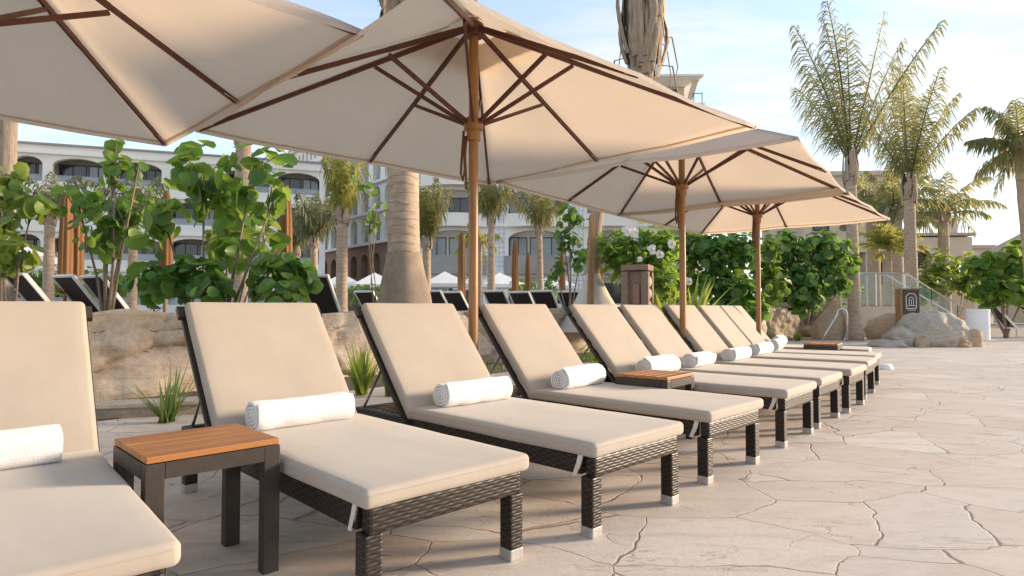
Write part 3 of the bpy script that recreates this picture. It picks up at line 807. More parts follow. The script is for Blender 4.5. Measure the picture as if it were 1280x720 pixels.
broadleaf('sea_grape', foot(955, 17.4), [blob(925, 985, 288, 345, 17.4), blob(935, 990, 325, 385, 17.2), blob(900, 945, 330, 385, 17.0)],
          M['seagrape'], 'lighter sea grape filling the gap between the dense bush and the round tree', group=SG, leafs=.25, count=420, seed=19, stems=2)
broadleaf('sea_grape', foot(858, 16.8), [blob(838, 885, 285, 335, 16.8), blob(835, 880, 320, 375, 16.6)],
          M['seagrape'], 'sea grape behind the middle umbrella pole, between frangipani and dense bush', group=SG, leafs=.25, count=280, seed=20, stems=2)
# blossoms
fr_root = bpy.data.objects['frangipani']
for px, py, d, s in [(785, 288, 12.1, .17), (792, 290, 12.2, .15), (815, 312, 12.0, .14), (825, 318, 12.0, .12), (861, 352, 12.1, .11), (800, 324, 12, .08), (840, 305, 12.2, .13)]:
    m = MB(); rnd = random.Random(px); c = at(px, py, d) - Vector(fr_root.location)
    for k in range(5):
        a = 2 * PI * k / 5 + rnd.random(); dr = Vector((math.cos(a), -.5, math.sin(a)))
        leaf(m, c + dr * s * .4, Vector((math.cos(a) * .3, -1, math.sin(a) * .3)), s * .75, rnd, .8)
    m.build('blossom', M['flower'], fr_root, smooth=True)

def strap_plant(name, base, n, L, width, mat, label, cat='plant', seed=0, spread=.8, droop=.5, tone=(.2, .8), group=None):
    rnd = random.Random(seed); m = MB()
    for i in range(n):
        a = rnd.uniform(0, 2 * PI); e = rnd.uniform(.15, spread); l = L * rnd.uniform(.6, 1.1)
        d = Vector((math.cos(a) * math.sin(e), math.sin(a) * math.sin(e), math.cos(e))); p = Vector((rnd.uniform(-.05, .05), rnd.uniform(-.05, .05), 0))
        sd = Vector((-math.sin(a), math.cos(a), 0)); vs = []; K = 7; m.cur = rnd.uniform(*tone)
        for k in range(K):
            w = width * (1 - (k / (K - 1)) ** 1.6) * .5 + .001
            vs += [p - sd * w, p + Vector((0, 0, -w * .5)), p + sd * w]
            p = p + d * l / (K - 1); d = (d + Vector((0, 0, -droop * .22 * k / K))).normalized()
        m.add(vs, [(3 * k + j, 3 * k + j + 1, 3 * k + j + 4, 3 * k + j + 3) for k in range(K - 1) for j in (0, 1)])
    o = m.build(name, mat, None, smooth=True, tone=True); o.location = base; return tag(o, label, cat, group)
SP = 'spiky plants at the foot of the rock wall'
strap_plant('lily_turf', (-3.0, 5.45, 0), 46, .52, .022, M['grass'], 'spiky dark green tuft beside the near table, at the wall foot', seed=1, group=SP)
strap_plant('lily_turf', (-1.72, 7.15, 0), 70, .62, .035, M['lime'], 'bright yellow-green strap plant between the second and third backrests', seed=2, spread=.6, group=SP)
strap_plant('lily_turf', (-1.35, 7.05, 0), 40, .5, .05, M['grass'], 'blue-green broad strap plant right of the bright one', seed=3, spread=.5, group=SP)
broadleaf('croton', (1.36, 9.9, 0), [((1.36, 9.9, .25), (.3, .25, .22))], M['lime'], 'low lime green plant between the fourth and fifth backrests', 'plant', None, .15, 60, 21, 2, .01)
strap_plant('yellow_ti_plant', foot(866, 12.0), 60, 1.15, .12, M['lime'], 'arching yellow-green strap leaves right of the middle umbrella pole', seed=4, spread=1.3, droop=1.2)
strap_plant('yellow_ti_plant', foot(836, 11.8), 36, .95, .10, M['lime'], 'tall yellow-green strap leaves left of the middle umbrella pole', seed=5, spread=.7, droop=.8)
strap_plant('lily_turf', (7.2, 17.6, 0), 40, .5, .04, M['grass'], 'dark tuft at the wall foot left of the steel handrail', seed=6, group=SP)
strap_plant('lily_turf', (8.5, 18.6, 0), 50, .35, .03, M['lime'], 'short green tuft under the steel handrail', seed=7, group=SP)
# low grass along the wall foot
m = MB(); rnd = random.Random(77)
for i in range(2600):
    s = rnd.uniform(0, tot); p, nr = poly_at(WALL, s); off = rnd.uniform(.05, .75) ** 1.3
    if noise.noise(Vector((s * .6, 0, 5))) < -.05: continue
    x, y = p.x - nr.x * (.25 + off), p.y - nr.y * (.25 + off); h = rnd.uniform(.06, .2); a = rnd.uniform(0, 6.28); l = rnd.uniform(-.08, .08); m.cur = rnd.uniform(.1, .8)
    m.add([(x - .008 * math.cos(a), y - .008 * math.sin(a), .0), (x + .008 * math.cos(a), y + .008 * math.sin(a), .0), (x + l, y + l * .5, h)], [(0, 1, 2)])
tag(m.build('grass', M['grass'], None, tone=True), 'thin grass along the foot of the rock wall', 'grass', kind='stuff')

# ------------------------------------------------------------------ palms
def frond(mb, p, az, el, L, rnd, droop=.6, ll=.5, lw=.035, pairs=38, hang=.5, sweep=None):
    d = Vector((math.sin(az) * math.cos(el), math.cos(az) * math.cos(el), math.sin(el)))
    K = 16; pts = [p.copy()]; ds = []
    for k in range(K):
        p = p + d * L / K; pts.append(p.copy()); ds.append(d.copy())
        d = (d + Vector((0, 0, -1)) * droop * (.3 + k / K) * 1.6 / K + (sweep or Vector()) * (k / K) / K).normalized()
    ds.append(d); base = mb.cur
    mb.tube(pts, [.028 * (1 - .85 * k / K) * (L / 3) + .004 for k in range(K + 1)], 4, False)
    for i in range(pairs):
        t = .14 + .86 * (i + rnd.random() * .5) / pairs; f = min(t * K, K - .001); k = int(f); q = pts[k].lerp(pts[k + 1], f - k); dd = ds[k]
        side = dd.cross(Vector((0, 0, 1)))
        if side.length < .1: side = Vector((math.cos(az), -math.sin(az), 0))
        side.normalize(); up = side.cross(dd)
        l = ll * math.sin(PI * (.12 + .80 * t)) * rnd.uniform(.8, 1.1) + .05
        for s in (-1, 1):
            mb.cur = min(1, max(0, base + rnd.uniform(-.15, .15)))
            v = (side * s * (.95 - .45 * t) * rnd.uniform(.6, 1.2) + dd * (.55 + .5 * t) * rnd.uniform(.6, 1.3) + up * rnd.uniform(-.15, .45) + Vector((0, 0, -hang * .4))).normalized()
            v2 = (v + Vector((0, 0, -hang)) + (sweep or Vector()) * .5).normalized(); w = dd * lw * .5
            v2 = (v2 + Vector((rnd.uniform(-.15, .15), rnd.uniform(-.15, .15), -rnd.random() * hang * .5))).normalized(); l *= rnd.uniform(.7, 1.15); v3 = (v2 + Vector((0, 0, -hang * .7))).normalized(); m1 = q + v * l * .4; m2 = m1 + v2 * l * .35; m3 = m2 + v3 * l * .3
            mb.add([q - w * .6, q + w * .6, m1 + w, m1 - w, m2 + w * .8, m2 - w * .8, m3], [(0, 1, 2, 3), (3, 2, 4, 5), (5, 4, 6)])
    mb.cur = base

def palm(base, top, r0, r1, n, L, label, mat='palm', el=(.7, 1.45), droop=.6, ll=.5, lw=.035, pairs=34, hang=.5, seed=0, husk=True, wrap=None, sweep=None, group='palms', bundle=None, bend=.0, tone=(.1, .8), azs=None, trunkmat='trunk', flare=1.35):
    rnd = random.Random(seed); b = Vector(base); t = empty('palm_tree', base, 0, label, 'palm tree', group)
    tp = Vector(top) - b; m = MB(); K = 22; pts = []; rad = []
    for k in range(K + 1):
        f = k / K; p = tp * f; p += Vector((bend * math.sin(PI * f), 0, 0)); pts.append(p)
        r = r0 + (r1 - r0) * f + r0 * (flare - 1) * max(0, 1 - f * 7) + r0 * .05 * noise.noise(Vector((k * .9, seed, 0))); rad.append(r)
    pts[0].z -= .05; m.tube(pts, rad, 18); m.build('trunk', M[trunkmat], t, smooth=True)
    if wrap:
        h, rw, wm = wrap; w = MB(); vs = []
        for j in range(9):
            f = j / 8; z = h * f
            for k in range(28):
                a = 2 * PI * k / 28; rr = r0 * 1.05 + (rw - r0 * 1.05) * (1 - f) ** 1.3
                rr *= 1 + .07 * math.sin(a * 4 + f * 2) * (1 - f * .6) + .05 * noise.noise(Vector((math.cos(a) * 2, math.sin(a) * 2, z * 3)))
                q = pts[min(K, int(z / max(tp.z, .1) * K))]
                vs.append((q.x + rr * math.cos(a), q.y + rr * math.sin(a), z))
        w.add(vs, [(j * 28 + k, j * 28 + (k + 1) % 28, (j + 1) * 28 + (k + 1) % 28, (j + 1) * 28 + k) for j in range(8) for k in range(28)])
        w.build('trunk_wrap', M[wm], t, smooth=True)
    if husk:
        # torn leaf sheaths round the top of the trunk
        m = MB()
        for k in range(12):
            a = 2 * PI * k / 12 + rnd.uniform(-.2, .2); hl = L * rnd.uniform(.14, .26); r = r1 * 1.15
            o = Vector((math.cos(a), math.sin(a), 0)); s = Vector((-math.sin(a), math.cos(a), 0)); z0 = -hl * rnd.uniform(.4, .8)
            vs = []
            for j in range(5):
                f = j / 4; w = r1 * .55 * (1 - .5 * f); p = tp + o * (r * (1 + .5 * math.sin(PI * f) * .5)) + Vector((0, 0, z0 + hl * f)) + s * rnd.uniform(-.03, .03)
                vs += [p - s * w, p + o * w * .3, p + s * w]
            m.add(vs, [(3 * j + i, 3 * j + i + 1, 3 * j + i + 4, 3 * j + i + 3) for j in range(4) for i in (0, 1)])
        m.build('husk', M['husk'], t, smooth=True)
    if bundle:
        h, r = bundle; m = MB()
        for k in range(46):
            a = rnd.uniform(0, 2 * PI); rr = r * rnd.uniform(.45, 1.0); o = Vector((math.cos(a), math.sin(a), 0)); s = Vector((-o.y, o.x, 0)); l = h * rnd.uniform(.55, 1.1); z0 = rnd.uniform(-.15, .35) * h * .5
            vs = []
            for j in range(8):
                f = j / 7; w = r * rnd.uniform(.16, .26) * (1 - .4 * f)
                p = tp + o * (rr * (.45 + .65 * math.sin(PI * min(1, f * .75 + .12)))) + Vector((0, 0, z0 + l * f)) + s * (rnd.uniform(-.05, .05) * r + .2 * r * math.sin(f * 4 + k))
                vs += [p - s * w, p + o * w * .7, p + s * w]
            m.add(vs, [(3 * j + i, 3 * j + i + 1, 3 * j + i + 4, 3 * j + i + 3) for j in range(7) for i in (0, 1)])
        for k in range(7):  # loose dry tips
            a = rnd.uniform(0, 2 * PI); o = Vector((math.cos(a), math.sin(a), 0)); p = tp + o * r * .8 + Vector((0, 0, rnd.uniform(0, .5) * h))
            m.tube([p, p + o * r * .5 + Vector((0, 0, -.05)), p + o * r * .75 + Vector((0, 0, -.3 * h)), p + o * r * .6 + Vector((0, 0, -.42 * h))], [.01, .018, .014, .003], 4)
        m.build('tied_fronds', M['husk'], t, smooth=True)
    if n:
        m = MB()
        for k in range(n):
            a = azs[k % len(azs)] + rnd.uniform(-.2, .2) if azs else 2 * PI * k / n * 1.618 * 2 + rnd.uniform(-.2, .2)
            e = el[0] + (el[1] - el[0]) * ((k + rnd.random()) / n); m.cur = rnd.uniform(*tone)
            frond(m, tp + Vector((0, 0, -.05)), a, e, L * rnd.uniform(.8, 1.08), rnd, droop * rnd.uniform(.7, 1.3), ll, lw, pairs, hang, sweep)
        m.build('crown', M[mat], t, tone=True)
    return t
PG = 'palms round the pool'
def T(px, py, d): return tuple(at(px, py, d))
palm(foot(506, 9.9), T(500, 25, 9.9), .265, .235, 12, 3.0, 'thickest palm trunk, wrapped in burlap at its foot, left of the nearest umbrella pole', el=(1.15, 1.5), droop=.25, seed=1, wrap=(1.36, .56, 'burlap'), bundle=(1.5, .34), group=PG, flare=1.1)
palm(foot(744, 13), T(806, 88, 13), .13, .15, 0, 2, 'leaning palm with its dry fronds tied in a tall beige bundle', seed=2, wrap=(1.2, .80, 'burlap_pale'), bundle=(2.3, .46), group=PG, bend=-.42, trunkmat='husk')
palm(foot(4, 11), T(4, 90, 11), .16, .14, 10, 2.6, 'palm trunk standing at the left edge of the photo', el=(.9, 1.5), droop=.3, seed=3, group=PG, trunkmat='husk')
palm(foot(1068, 19, 0), T(1066, 205, 19),   .19, .15, 10, 4.6, 'tallest palm with upright green fronds, its grey trunk below the farthest umbrella edge', el=(1.02, 1.5), droop=.42, ll=1.1, lw=.036, pairs=62, hang=1.3, seed=4, group=PG, sweep=Vector((-.18, 0, 0)), tone=(.05, .75))
palm(foot(1140, 23, 0), T(1139, 232, 23), .24, .18, 12, 4.3, 'palm with a bare pinkish trunk in front of the beige building', el=(1.0, 1.5), droop=.5, ll=1.1, lw=.042, pairs=58, hang=1.3, seed=5, group=PG, sweep=Vector((.12, 0, 0)))
palm(foot(1181, 30, 0), T(1181, 268, 30), .28, .22, 15, 2.5, 'shorter sunlit palm right of the bare pinkish trunk', 'palm', tone=(.4, 1.0), el=(.0, 1.4), droop=1.1, ll=.8, lw=.07, pairs=30, hang=.9, seed=6, group=PG)
palm(foot(1122, 29, 0), T(1120, 262, 29), .3, .3, 16, 2.4, 'dense olive palm crowded behind the bare pinkish trunk', 'palm', el=(-.3, 1.4), droop=1.0, ll=.8, lw=.08, pairs=30, hang=.9, seed=7, group=PG, tone=(.2, .9))
palm(foot(1094, 32, 0), T(1092, 250, 32), .3, .3, 12, 2.1, 'olive palm half hidden beside the tallest palm trunk', 'palm', el=(-.4, 1.3), droop=1.2, ll=.8, lw=.09, pairs=26, hang=.9, seed=8, group=PG, tone=(.3, .95))
palm(foot(1296, 19, 0), T(1279, 180, 19), .20, .16, 22, 1.5, 'shaggy palm at the right edge of the photo', 'palm', el=(-.9, 1.45), droop=.9, ll=.75, lw=.045, pairs=36, hang=1.2, seed=9, group=PG, tone=(.1, .85))
palm(foot(1112, 25.5, 0), T(1112, 312, 25.5), .14, .1, 16, 1.25, 'small bright fan-like palm by the glass rail', 'palm_yellow', el=(.0, 1.4), droop=.5, ll=.7, lw=.08, pairs=22, hang=.3, seed=10, group=PG, husk=False)
palm(foot(427, 20), T(427, 268, 20), .19, .17, 11, 2.3, 'yellowing palm with hanging fronds, left of the thickest trunk', 'palm_yellow', el=(1.2, 1.52), droop=.3, ll=.75, lw=.06, pairs=34, hang=1.7, seed=11, group=PG)
palm(foot(392, 23), T(392, 300, 23), .15, .13, 12, 1.9, 'grey-green palm before the arched white building', 'palm_grey', el=(1.0, 1.5), droop=.7, ll=.7, lw=.06, pairs=28, hang=1.7, seed=12, group=PG)
palm(foot(370, 25), T(370, 312, 25), .14, .12, 12, 1.8, 'smaller grey-green palm left of its twin, before the arched building', 'palm_grey', el=(1.0, 1.5), droop=.8, ll=.7, lw=.06, pairs=28, hang=1.7, seed=13, group=PG)
palm(foot(533, 21), T(533, 300, 21), .16, .14, 14, 2.1, 'green palm close on the right of the thickest trunk', 'palm', el=(1.15, 1.5), droop=.3, ll=.65, lw=.06, pairs=32, hang=1.6, seed=14, group=PG, tone=(.3, .95))
palm(foot(614, 20), T(614, 272, 20), .14, .10, 10, 1.7, 'pale-trunked palm right of the nearest umbrella pole', 'palm', el=(1.0, 1.5), droop=.7, ll=.6, lw=.06, pairs=30, hang=1.5, seed=15, group=PG, tone=(.4, 1))
palm(foot(676, 21), T(674, 285, 21), .12, .10, 9, 1.7, 'thin-trunked palm with drooping fronds before the white balconies', 'palm', el=(.95, 1.5), droop=.9, ll=.55, lw=.06, pairs=28, hang=1.5, seed=16, group=PG, tone=(.5, 1))
palm(foot(599, 27), T(600, 300, 27), .12, .10, 9, 1.3, 'small dry palm behind the pale-trunked one', 'palm_yellow', el=(-.3, 1.3), droop=1.4, ll=.5, lw=.06, pairs=20, hang=1.3, seed=17, group=PG)
palm(foot(298, 15), T(302, 165, 15), .2, .17, 9, 2.0, 'palm trunk behind the tallest sea grape', 'palm', el=(1.0, 1.5), droop=.5, ll=.5, lw=.06, pairs=24, hang=1, seed=18, group=PG)
palm(foot(60, 17), T(60, 270, 17), .14, .12, 10, 1.7, 'grey feathery palm before the left building', 'palm_grey', el=(.6, 1.4), droop=1.0, ll=.5, lw=.05, pairs=26, hang=1.3, seed=19, group=PG)
palm(foot(165, 17), T(165, 275, 17), .13, .11, 10, 1.7, 'grey feathery palm behind the slender sapling', 'palm_grey', el=(.6, 1.4), droop=1.0, ll=.5, lw=.05, pairs=26, hang=1.3, seed=20, group=PG)
# stakes by the leaning palm
for i, (px, d, h, lb) in enumerate([(737, 12.6, 2.35, 'timber stake on the left of the leaning palm'), (752, 13.5, 2.2, 'timber stake on the right of the leaning palm')]):
    m = MB(); m.box((0, 0, h / 2), (.10, .10, h), bev=.01); m.box((0, 0, h + .01), (.085, .085, .02)); o = m.build('timber_stake', M['stake']); o.location = foot(px, d); o.rotation_euler = (0, R(1.5 - 3 * i), .3)
    tag(o, lb, 'stake', 'stakes propping the leaning palm')

# low hedges on the terrace in front of the buildings
HG = 'low hedges before the buildings'
for i, (p0, p1, y0, y1, d, lb) in enumerate([(436, 500, 352, 384, 24, 'dark low hedge left of the thickest palm trunk'), (640, 700, 345, 380, 30, 'dark hedge below the white balconies'),
                                          (0, 80, 335, 372, 22, 'dark hedge at the far left behind the terrace loungers'), (100, 260, 335, 375, 24, 'long dark hedge behind the sea grapes'), (770, 880, 330, 378, 24, 'dark hedge behind the frangipani'), (940, 1075, 335, 385, 27, 'dark hedge behind the round sea grape tree')]):
    nb = max(2, int((p1 - p0) / 40)); w = (p1 - p0) / nb
    broadleaf('hedge_shrub', foot((p0 + p1) / 2, d), [blob(p0 + w * k - 4, p0 + w * (k + 1) + 4, y0, y1, d, 1.0) for k in range(nb)], M['seagrape_dark'], lb, 'hedge', HG, .26, 130 * nb, 40 + i, nb, .02, .7)

# ------------------------------------------------------------------ things on the terrace
def make_dark_lounger():
    t = empty('dark_lounger', (0, 0, 0), 0, 'x', 'sun lounger', 'dark sling loungers on the terrace')
    m = MB(); m.box((.62, 0, .33), (1.3, .62, .05), bev=.02); m.build('seat', M['sling'], t)
    a = R(52); T2 = Matrix.Translation((0, 0, .36)) @ Matrix.Rotation(a, 4, 'Y')
    m = MB(); m.box((-.43, 0, 0), (.86, .60, .03), bev=.012); shift(m, T2).build('backrest', M['sling'], t)
    m = MB(); m.box((-.40, 0, .045), (.92, .56, .05), bev=.02); shift(m, T2).build('back_cushion', M['whitecloth'], t)
    m = MB()
    for s in (-1, 1): m.box((-.43, s * .325, 0), (.90, .035, .05))
    m.box((-.885, 0, .0), (.035, .68, .05)); shift(m, T2); m.box((.62, .325, .33), (1.3, .03, .05)); m.box((.62, -.325, .33), (1.3, .03, .05)); m.box((-.45, .325, .33), (.8, .03, .04)); m.box((-.45, -.325, .33), (.8, .03, .04))
    m.build('frame', M['whitemetal'], t)
    for x in (-.8, 1.2):
        for s in (-1, 1):
            m = MB(); m.box((x, s * .325, .15), (.04, .035, .31)); m.build('leg', M['whitemetal'], t)
    return t
dl = make_dark_lounger()
DL = [(8, 11.4, 60, .5, 'dark sling lounger at the far left edge, next to the palm trunk'), (62, 11.0, 62, .5, 'dark sling lounger seen from behind above the nearest backrest'),
      (118, 11.6, 62, .5, 'dark sling lounger behind the slender sapling stem'), (152, 11.7, 62, .5, 'dark sling lounger just right of the slender sapling stem'), (406, 11.6, 80, .5, 'dark sling lounger back left of the thickest palm trunk'),
      (472, 17, 60, .36, 'dark lounger among the white parasols, beside the burlap wrap'), (556, 16.5, 55, .36, 'dark lounger left of the nearest umbrella pole on the terrace'), (580, 17.5, 55, .36, 'dark lounger just left of the nearest umbrella pole'), (632, 16.5, 55, .36, 'dark lounger just right of the nearest umbrella pole'),
      (662, 17.5, 55, .36, 'dark lounger below the thin-trunked palm'), (690, 16.5, 55, .36, 'dark lounger left of the sea grape sapling trunk'), (722, 17, 55, .36, 'dark lounger left of the pale wrapped palm foot'),
      (985, 20.5, 85, .62, 'dark lounger glimpsed under the round sea grape tree'), (1262, 20.6, -15, 0, 'lounger on the far deck right of the white bin, its dark back raised'), (1300, 21.4, -20, 0, 'lounger on the far deck at the right edge')]
for i, (px, d, a, z, lb) in enumerate(DL):
    p = foot(px, d, z)
    if i == 0: dl.location = p; dl.rotation_euler = (0, 0, R(a)); dl['label'] = lb
    else: dup(dl, p, R(a), lb)

def make_closed():
    t = empty('closed_umbrella', (0, 0, 0), 0, 'x', 'closed umbrella', 'closed rust-brown umbrellas on the terrace')
    m = MB(); m.tube([(0, 0, 0), (0, 0, 2.6)], .03, 8); m.build('pole', M['pole'], t)
    m = MB(); m.lathe([(.08, .75), (.10, .8), (.105, 1.3), (.10, 1.8), (.085, 2.2), (.06, 2.5), (.035, 2.62)], 32, fl=.16, flk=8); m.build('folded_canopy', M['rust'], t, smooth=True)
    m = MB(); m.lathe([(.25, 0), (.25, .05), (.05, .07), (.045, .25)], 16); m.build('base', M['darkmetal'], t)
    return t
cu = make_closed()
CU = [(81, 11.5, 'closed rust umbrella, left of the pair behind the slender sapling'), (95, 12.0, 'closed rust umbrella, right of the pair behind the slender sapling'), (206, 11.3, 'closed rust umbrella behind the left of the tallest sea grape'), (356, 10.8, 'closed rust umbrella at the right edge of the tallest sea grape'),
      (577, 17.5, 'closed rust umbrella left of the nearest umbrella pole'), (644, 19.5, 'closed rust umbrella right of the pale-trunked palm'), (660, 24, 'shorter closed rust umbrella before the white balconies'), (703, 23, 'closed rust umbrella behind the sea grape sapling')]
for i, (px, d, lb) in enumerate(CU):
    p = foot(px, d)
    if i == 0: cu.location = p; cu['label'] = lb
    else: dup(cu, p, i * .7, lb)

def make_parasol():
    t = empty('white_parasol', (0, 0, 0), 0, 'x', 'umbrella', 'white parasols beyond the terrace')
    m = MB(); vs = [(0, 0, 2.75)] + [(1.6 * math.cos(PI / 4 + k * PI / 2), 1.6 * math.sin(PI / 4 + k * PI / 2), 2.1) for k in range(4)] + [(1.6 * math.cos(PI / 4 + k * PI / 2), 1.6 * math.sin(PI / 4 + k * PI / 2), 1.92) for k in range(4)]
    m.add(vs, [(0, 1 + k, 1 + (k + 1) % 4) for k in range(4)] + [(1 + k, 5 + k, 5 + (k + 1) % 4, 1 + (k + 1) % 4) for k in range(4)]); m.build('canopy', M['whitecloth'], t)
    m = MB(); m.tube([(0, 0, 0), (0, 0, 2.74)], .03, 8); m.build('pole', M['whitemetal'], t)
    m = MB(); m.lathe([(.3, 0), (.3, .06), (.05, .08)], 16); m.build('base', M['whitemetal'], t)
    return t
pa = make_parasol()
for i, (px, d, a, lb) in enumerate([(428, 34, .2, 'white parasol left of the thickest palm trunk, behind the yellowing palm'), (468, 33, .3, 'white parasol touching the left side of the thickest palm trunk'), (556, 32, .2, 'white parasol just left of the nearest umbrella pole'), (624, 33, .3, 'white parasol just right of the nearest umbrella pole'), (590, 37, .1, 'white parasol directly behind the nearest umbrella pole'), (690, 35, .2, 'white parasol behind the sea grape sapling'), (15, 20, .4, 'white parasol at the far left edge behind the palm trunk')]):
    p = Vector(foot(px, d)); p.z = .5 if d < 30 else .1
    if i == 0: pa.location = p; pa.rotation_euler.z = a; pa['label'] = lb
    else: dup(pa, p, a, lb)

# carved stone pedestal
t = empty('stone_pedestal', foot(797, 11.6), R(-24), 'carved stone pedestal with a square niche, before the frangipani', 'pedestal')
m = MB(); w, h = .50, 1.28
m.box((0, 0, .08), (w, w, .16)); m.box((0, 0, h - .05), (w, w, .10)); m.box((0, 0, h / 2), (w - .16, w - .16, h - .26))
for sx in (-1, 1):
    for sy in (-1, 1): m.box((sx * (w / 2 - .06), sy * (w / 2 - .06), h / 2), (.12, .12, h - .26))
m.build('block', M['pedestal'], t)
m = MB(); m.box((-.13, -w / 2 + .05, .78), (.03, .06, .5)); m.box((.13, -w / 2 + .05, .78), (.03, .06, .5)); m.box((0, -w / 2 + .05, .52), (.26, .06, .03)); m.box((.02, -w / 2 + .06, .74), (.12, .04, .36)); m.build('niche', M['brownwall'], t)
for k in range(4):
    m = MB(); m.lathe([(.095, 0), (.095, .06), (.06, .085)], 18); 
    shift(m, Matrix.Translation((w / 2 - .085, 0, .30 + k * .225)) @ Matrix.Rotation(PI / 2, 4, 'Y')); m.build('carved_disc', M['rock'], t, auto=40)

# sign pillar with an arch emblem
t = empty('sign_pillar', (11.75, 18.6, 0), R(-16), 'short wooden pillar with a dark panel and white arch emblem behind the rocks', 'sign')
m = MB(); m.box((.03, 0, .78), (.50, .5, 1.56), bev=.01); m.build('post', M['stake'], t)
m = MB(); m.box((.055, -.262, 1.16), (.42, .02, .72)); m.build('panel', M['frame'], t)
m = MB()
def arc(mb, cx, cz, r, w, y, a0=0, a1=PI, n=16):
    vs = []
    for i in range(n + 1):
        a = a0 + (a1 - a0) * i / n
        for rr in (r - w, r): vs += [(cx + rr * math.cos(a), y, cz + rr * math.sin(a)), (cx + rr * math.cos(a), y + .006, cz + rr * math.sin(a))]
    mb.add(vs, [(4 * i, 4 * i + 4, 4 * i + 6, 4 * i + 2) for i in range(n)] + [(4 * i + 2, 4 * i + 6, 4 * i + 7, 4 * i + 3) for i in range(n)] + [(4 * i + 1, 4 * i + 5, 4 * i + 4, 4 * i) for i in range(n)])
y0 = -.279
arc(m, .055, 1.28, .14, .018, y0)
for sx in (-.131, .131): m.box((.055 + sx, y0 + .003, 1.13), (.018, .006, .30))
arc(m, .055, 1.25, .06, .015, y0); m.box((.055, y0 + .003, 1.14), (.014, .006, .2)); m.box((.055, y0 + .003, .97), (.28, .006, .02)); m.box((.055, y0 + .003, .92), (.22, .006, .014))
m.box((-.0, y0 + .003, 1.14), (.014, .006, .2)); m.box((.11, y0 + .003, 1.14), (.014, .006, .2)); m.box((.055, y0 + .003, 1.05), (.26, .006, .012))
m.build('emblem', M['whitemetal'], t)

# bin
t = empty('litter_bin', (14.55, 19.5, 0), 0, 'white cylindrical bin beside the foot of the stair rail', 'bin')
m = MB(); m.lathe([(.30, 0), (.31, .02), (.31, .86), (.325, .865), (.325, .93), (.29, .95), (.22, .945), (.21, .86)], 32); m.build('body', M['binwhite'], t, auto=35)
m = MB(); m.lathe([(.205, .85), (.205, .88)], 24); m.build('opening', M['frame'], t)

# pool handrail
m = MB(); pts = []
A, B, C2 = Vector((9.05, 18.3, .0)), Vector((9.62, 18.3, .93)), Vector((9.82, 18.3, 0))
pts = [A, A.lerp(B, .3), A.lerp(B, .6), A.lerp(B, .86)]
for k in range(7):
    a = R(130 - k * 130 / 6); pts.append(Vector((9.66 + .17 * math.cos(a), 18.3, .78 + .17 * math.sin(a))))
pts += [Vector((9.83, 18.3, .5)), C2]
m.tube(pts, .028, 10)
o = m.build('handrail', M['steel'], None, smooth=True); tag(o, 'bent stainless steel handrail standing at the deck edge', 'handrail')

# stair, landing and glass railing
m = MB(); m.box((12.4, 23.2, .5), (2.4, 3.0, 1.06))
for i in range(6): m.box((13.75 + i * .32, 23.2, (1.02 - (i + 1) * .145) / 2), (.33, 2.6, 1.02 - (i + 1) * .145))
tag(m.build('stone_steps', M['cream']), 'cream stone landing with steps going down to the right, behind the glass rail', 'steps')
t = empty('glass_railing', (11.3, 21.55, 0), 0, 'clear glass railing with steel handrails sloping down beside the steps', 'railing')
def pane(mb, a, b, z0a, z1a, z0b, z1b, th=.012):
    mb.add([(a, 0, z0a), (b, 0, z0b), (b, 0, z1b), (a, 0, z1a), (a, th, z0a), (b, th, z0b), (b, th, z1b), (a, th, z1a)], [(0, 1, 2, 3), (5, 4, 7, 6), (3, 2, 6, 7), (0, 4, 5, 1), (1, 5, 6, 2), (0, 3, 7, 4)])
X = [0.55, 1.3, 2.3, 3.2, 4.1]
zt = lambda x: 2.16 if x <= 2.3 else 2.16 - (x - 2.3) * .60
zb = lambda x: 1.05 if x <= 2.3 else 1.05 - (x - 2.3) * .50
for i in range(4):
    m = MB(); pane(m, X[i] + .03, X[i + 1] - .03, zb(X[i]) + .05, zt(X[i]) - .04, zb(X[i + 1]) + .05, zt(X[i + 1]) - .04); m.build('glass_panel', M['clear'], t)
for yy in (0, 1.1):
    m = MB(); m.tube([(.4, yy, 2.18), (2.3, yy, 2.18), (4.9, yy, 2.18 - 2.6 * .60)], .028, 8); m.build('top_rail', M['steel'], t)
for x in X + [4.8]:
    m = MB(); m.box((x, .03, (zb(x) + zt(x)) / 2), (.03, .03, zt(x) - zb(x))); m.build('post', M['steel'], t)

# ------------------------------------------------------------------ buildings
def arch_bay(mb, x0, x1, z0, z1, o0, o1, b, sp, depth, rise=None, n=10, y=0.0):
    """one wall bay (x0..x1, z0..z1) with an arched opening o0..o1 from b up to spring sp; reveals run back by depth"""
    r = (o1 - o0) / 2; rise = r if rise is None else rise; cx = (o0 + o1) / 2
    arcp = [(cx - r * math.cos(PI * i / n), sp + rise * math.sin(PI * i / n)) for i in range(n + 1)]
    V = []; Fc = []
    def q(*p): o = len(V); V.extend(p); Fc.append(tuple(range(o, o + len(p))))
    P = lambda x, z: (x, y, z)
    q(P(x0, z0), P(o0, z0), P(o0, z1), P(x0, z1)); q(P(o1, z0), P(x1, z0), P(x1, z1), P(o1, z1))
    if b > z0 + 1e-4: q(P(o0, z0), P(o1, z0), P(o1, b), P(o0, b))
    for i in range(n): q(P(*arcp[i]), P(*arcp[i + 1]), P(arcp[i + 1][0], z1), P(arcp[i][0], z1))
    loop = [(o0, b)] + arcp + [(o1, b)]
    for i in range(len(loop) - 1):
        a, c = loop[i], loop[i + 1]; q((a[0], y, a[1]), (a[0], y + depth, a[1]), (c[0], y + depth, c[1]), (c[0], y, c[1]))
    q((o0, y, b), (o1, y, b), (o1, y + depth, b), (o0, y + depth, b))
    mb.add(V, Fc)
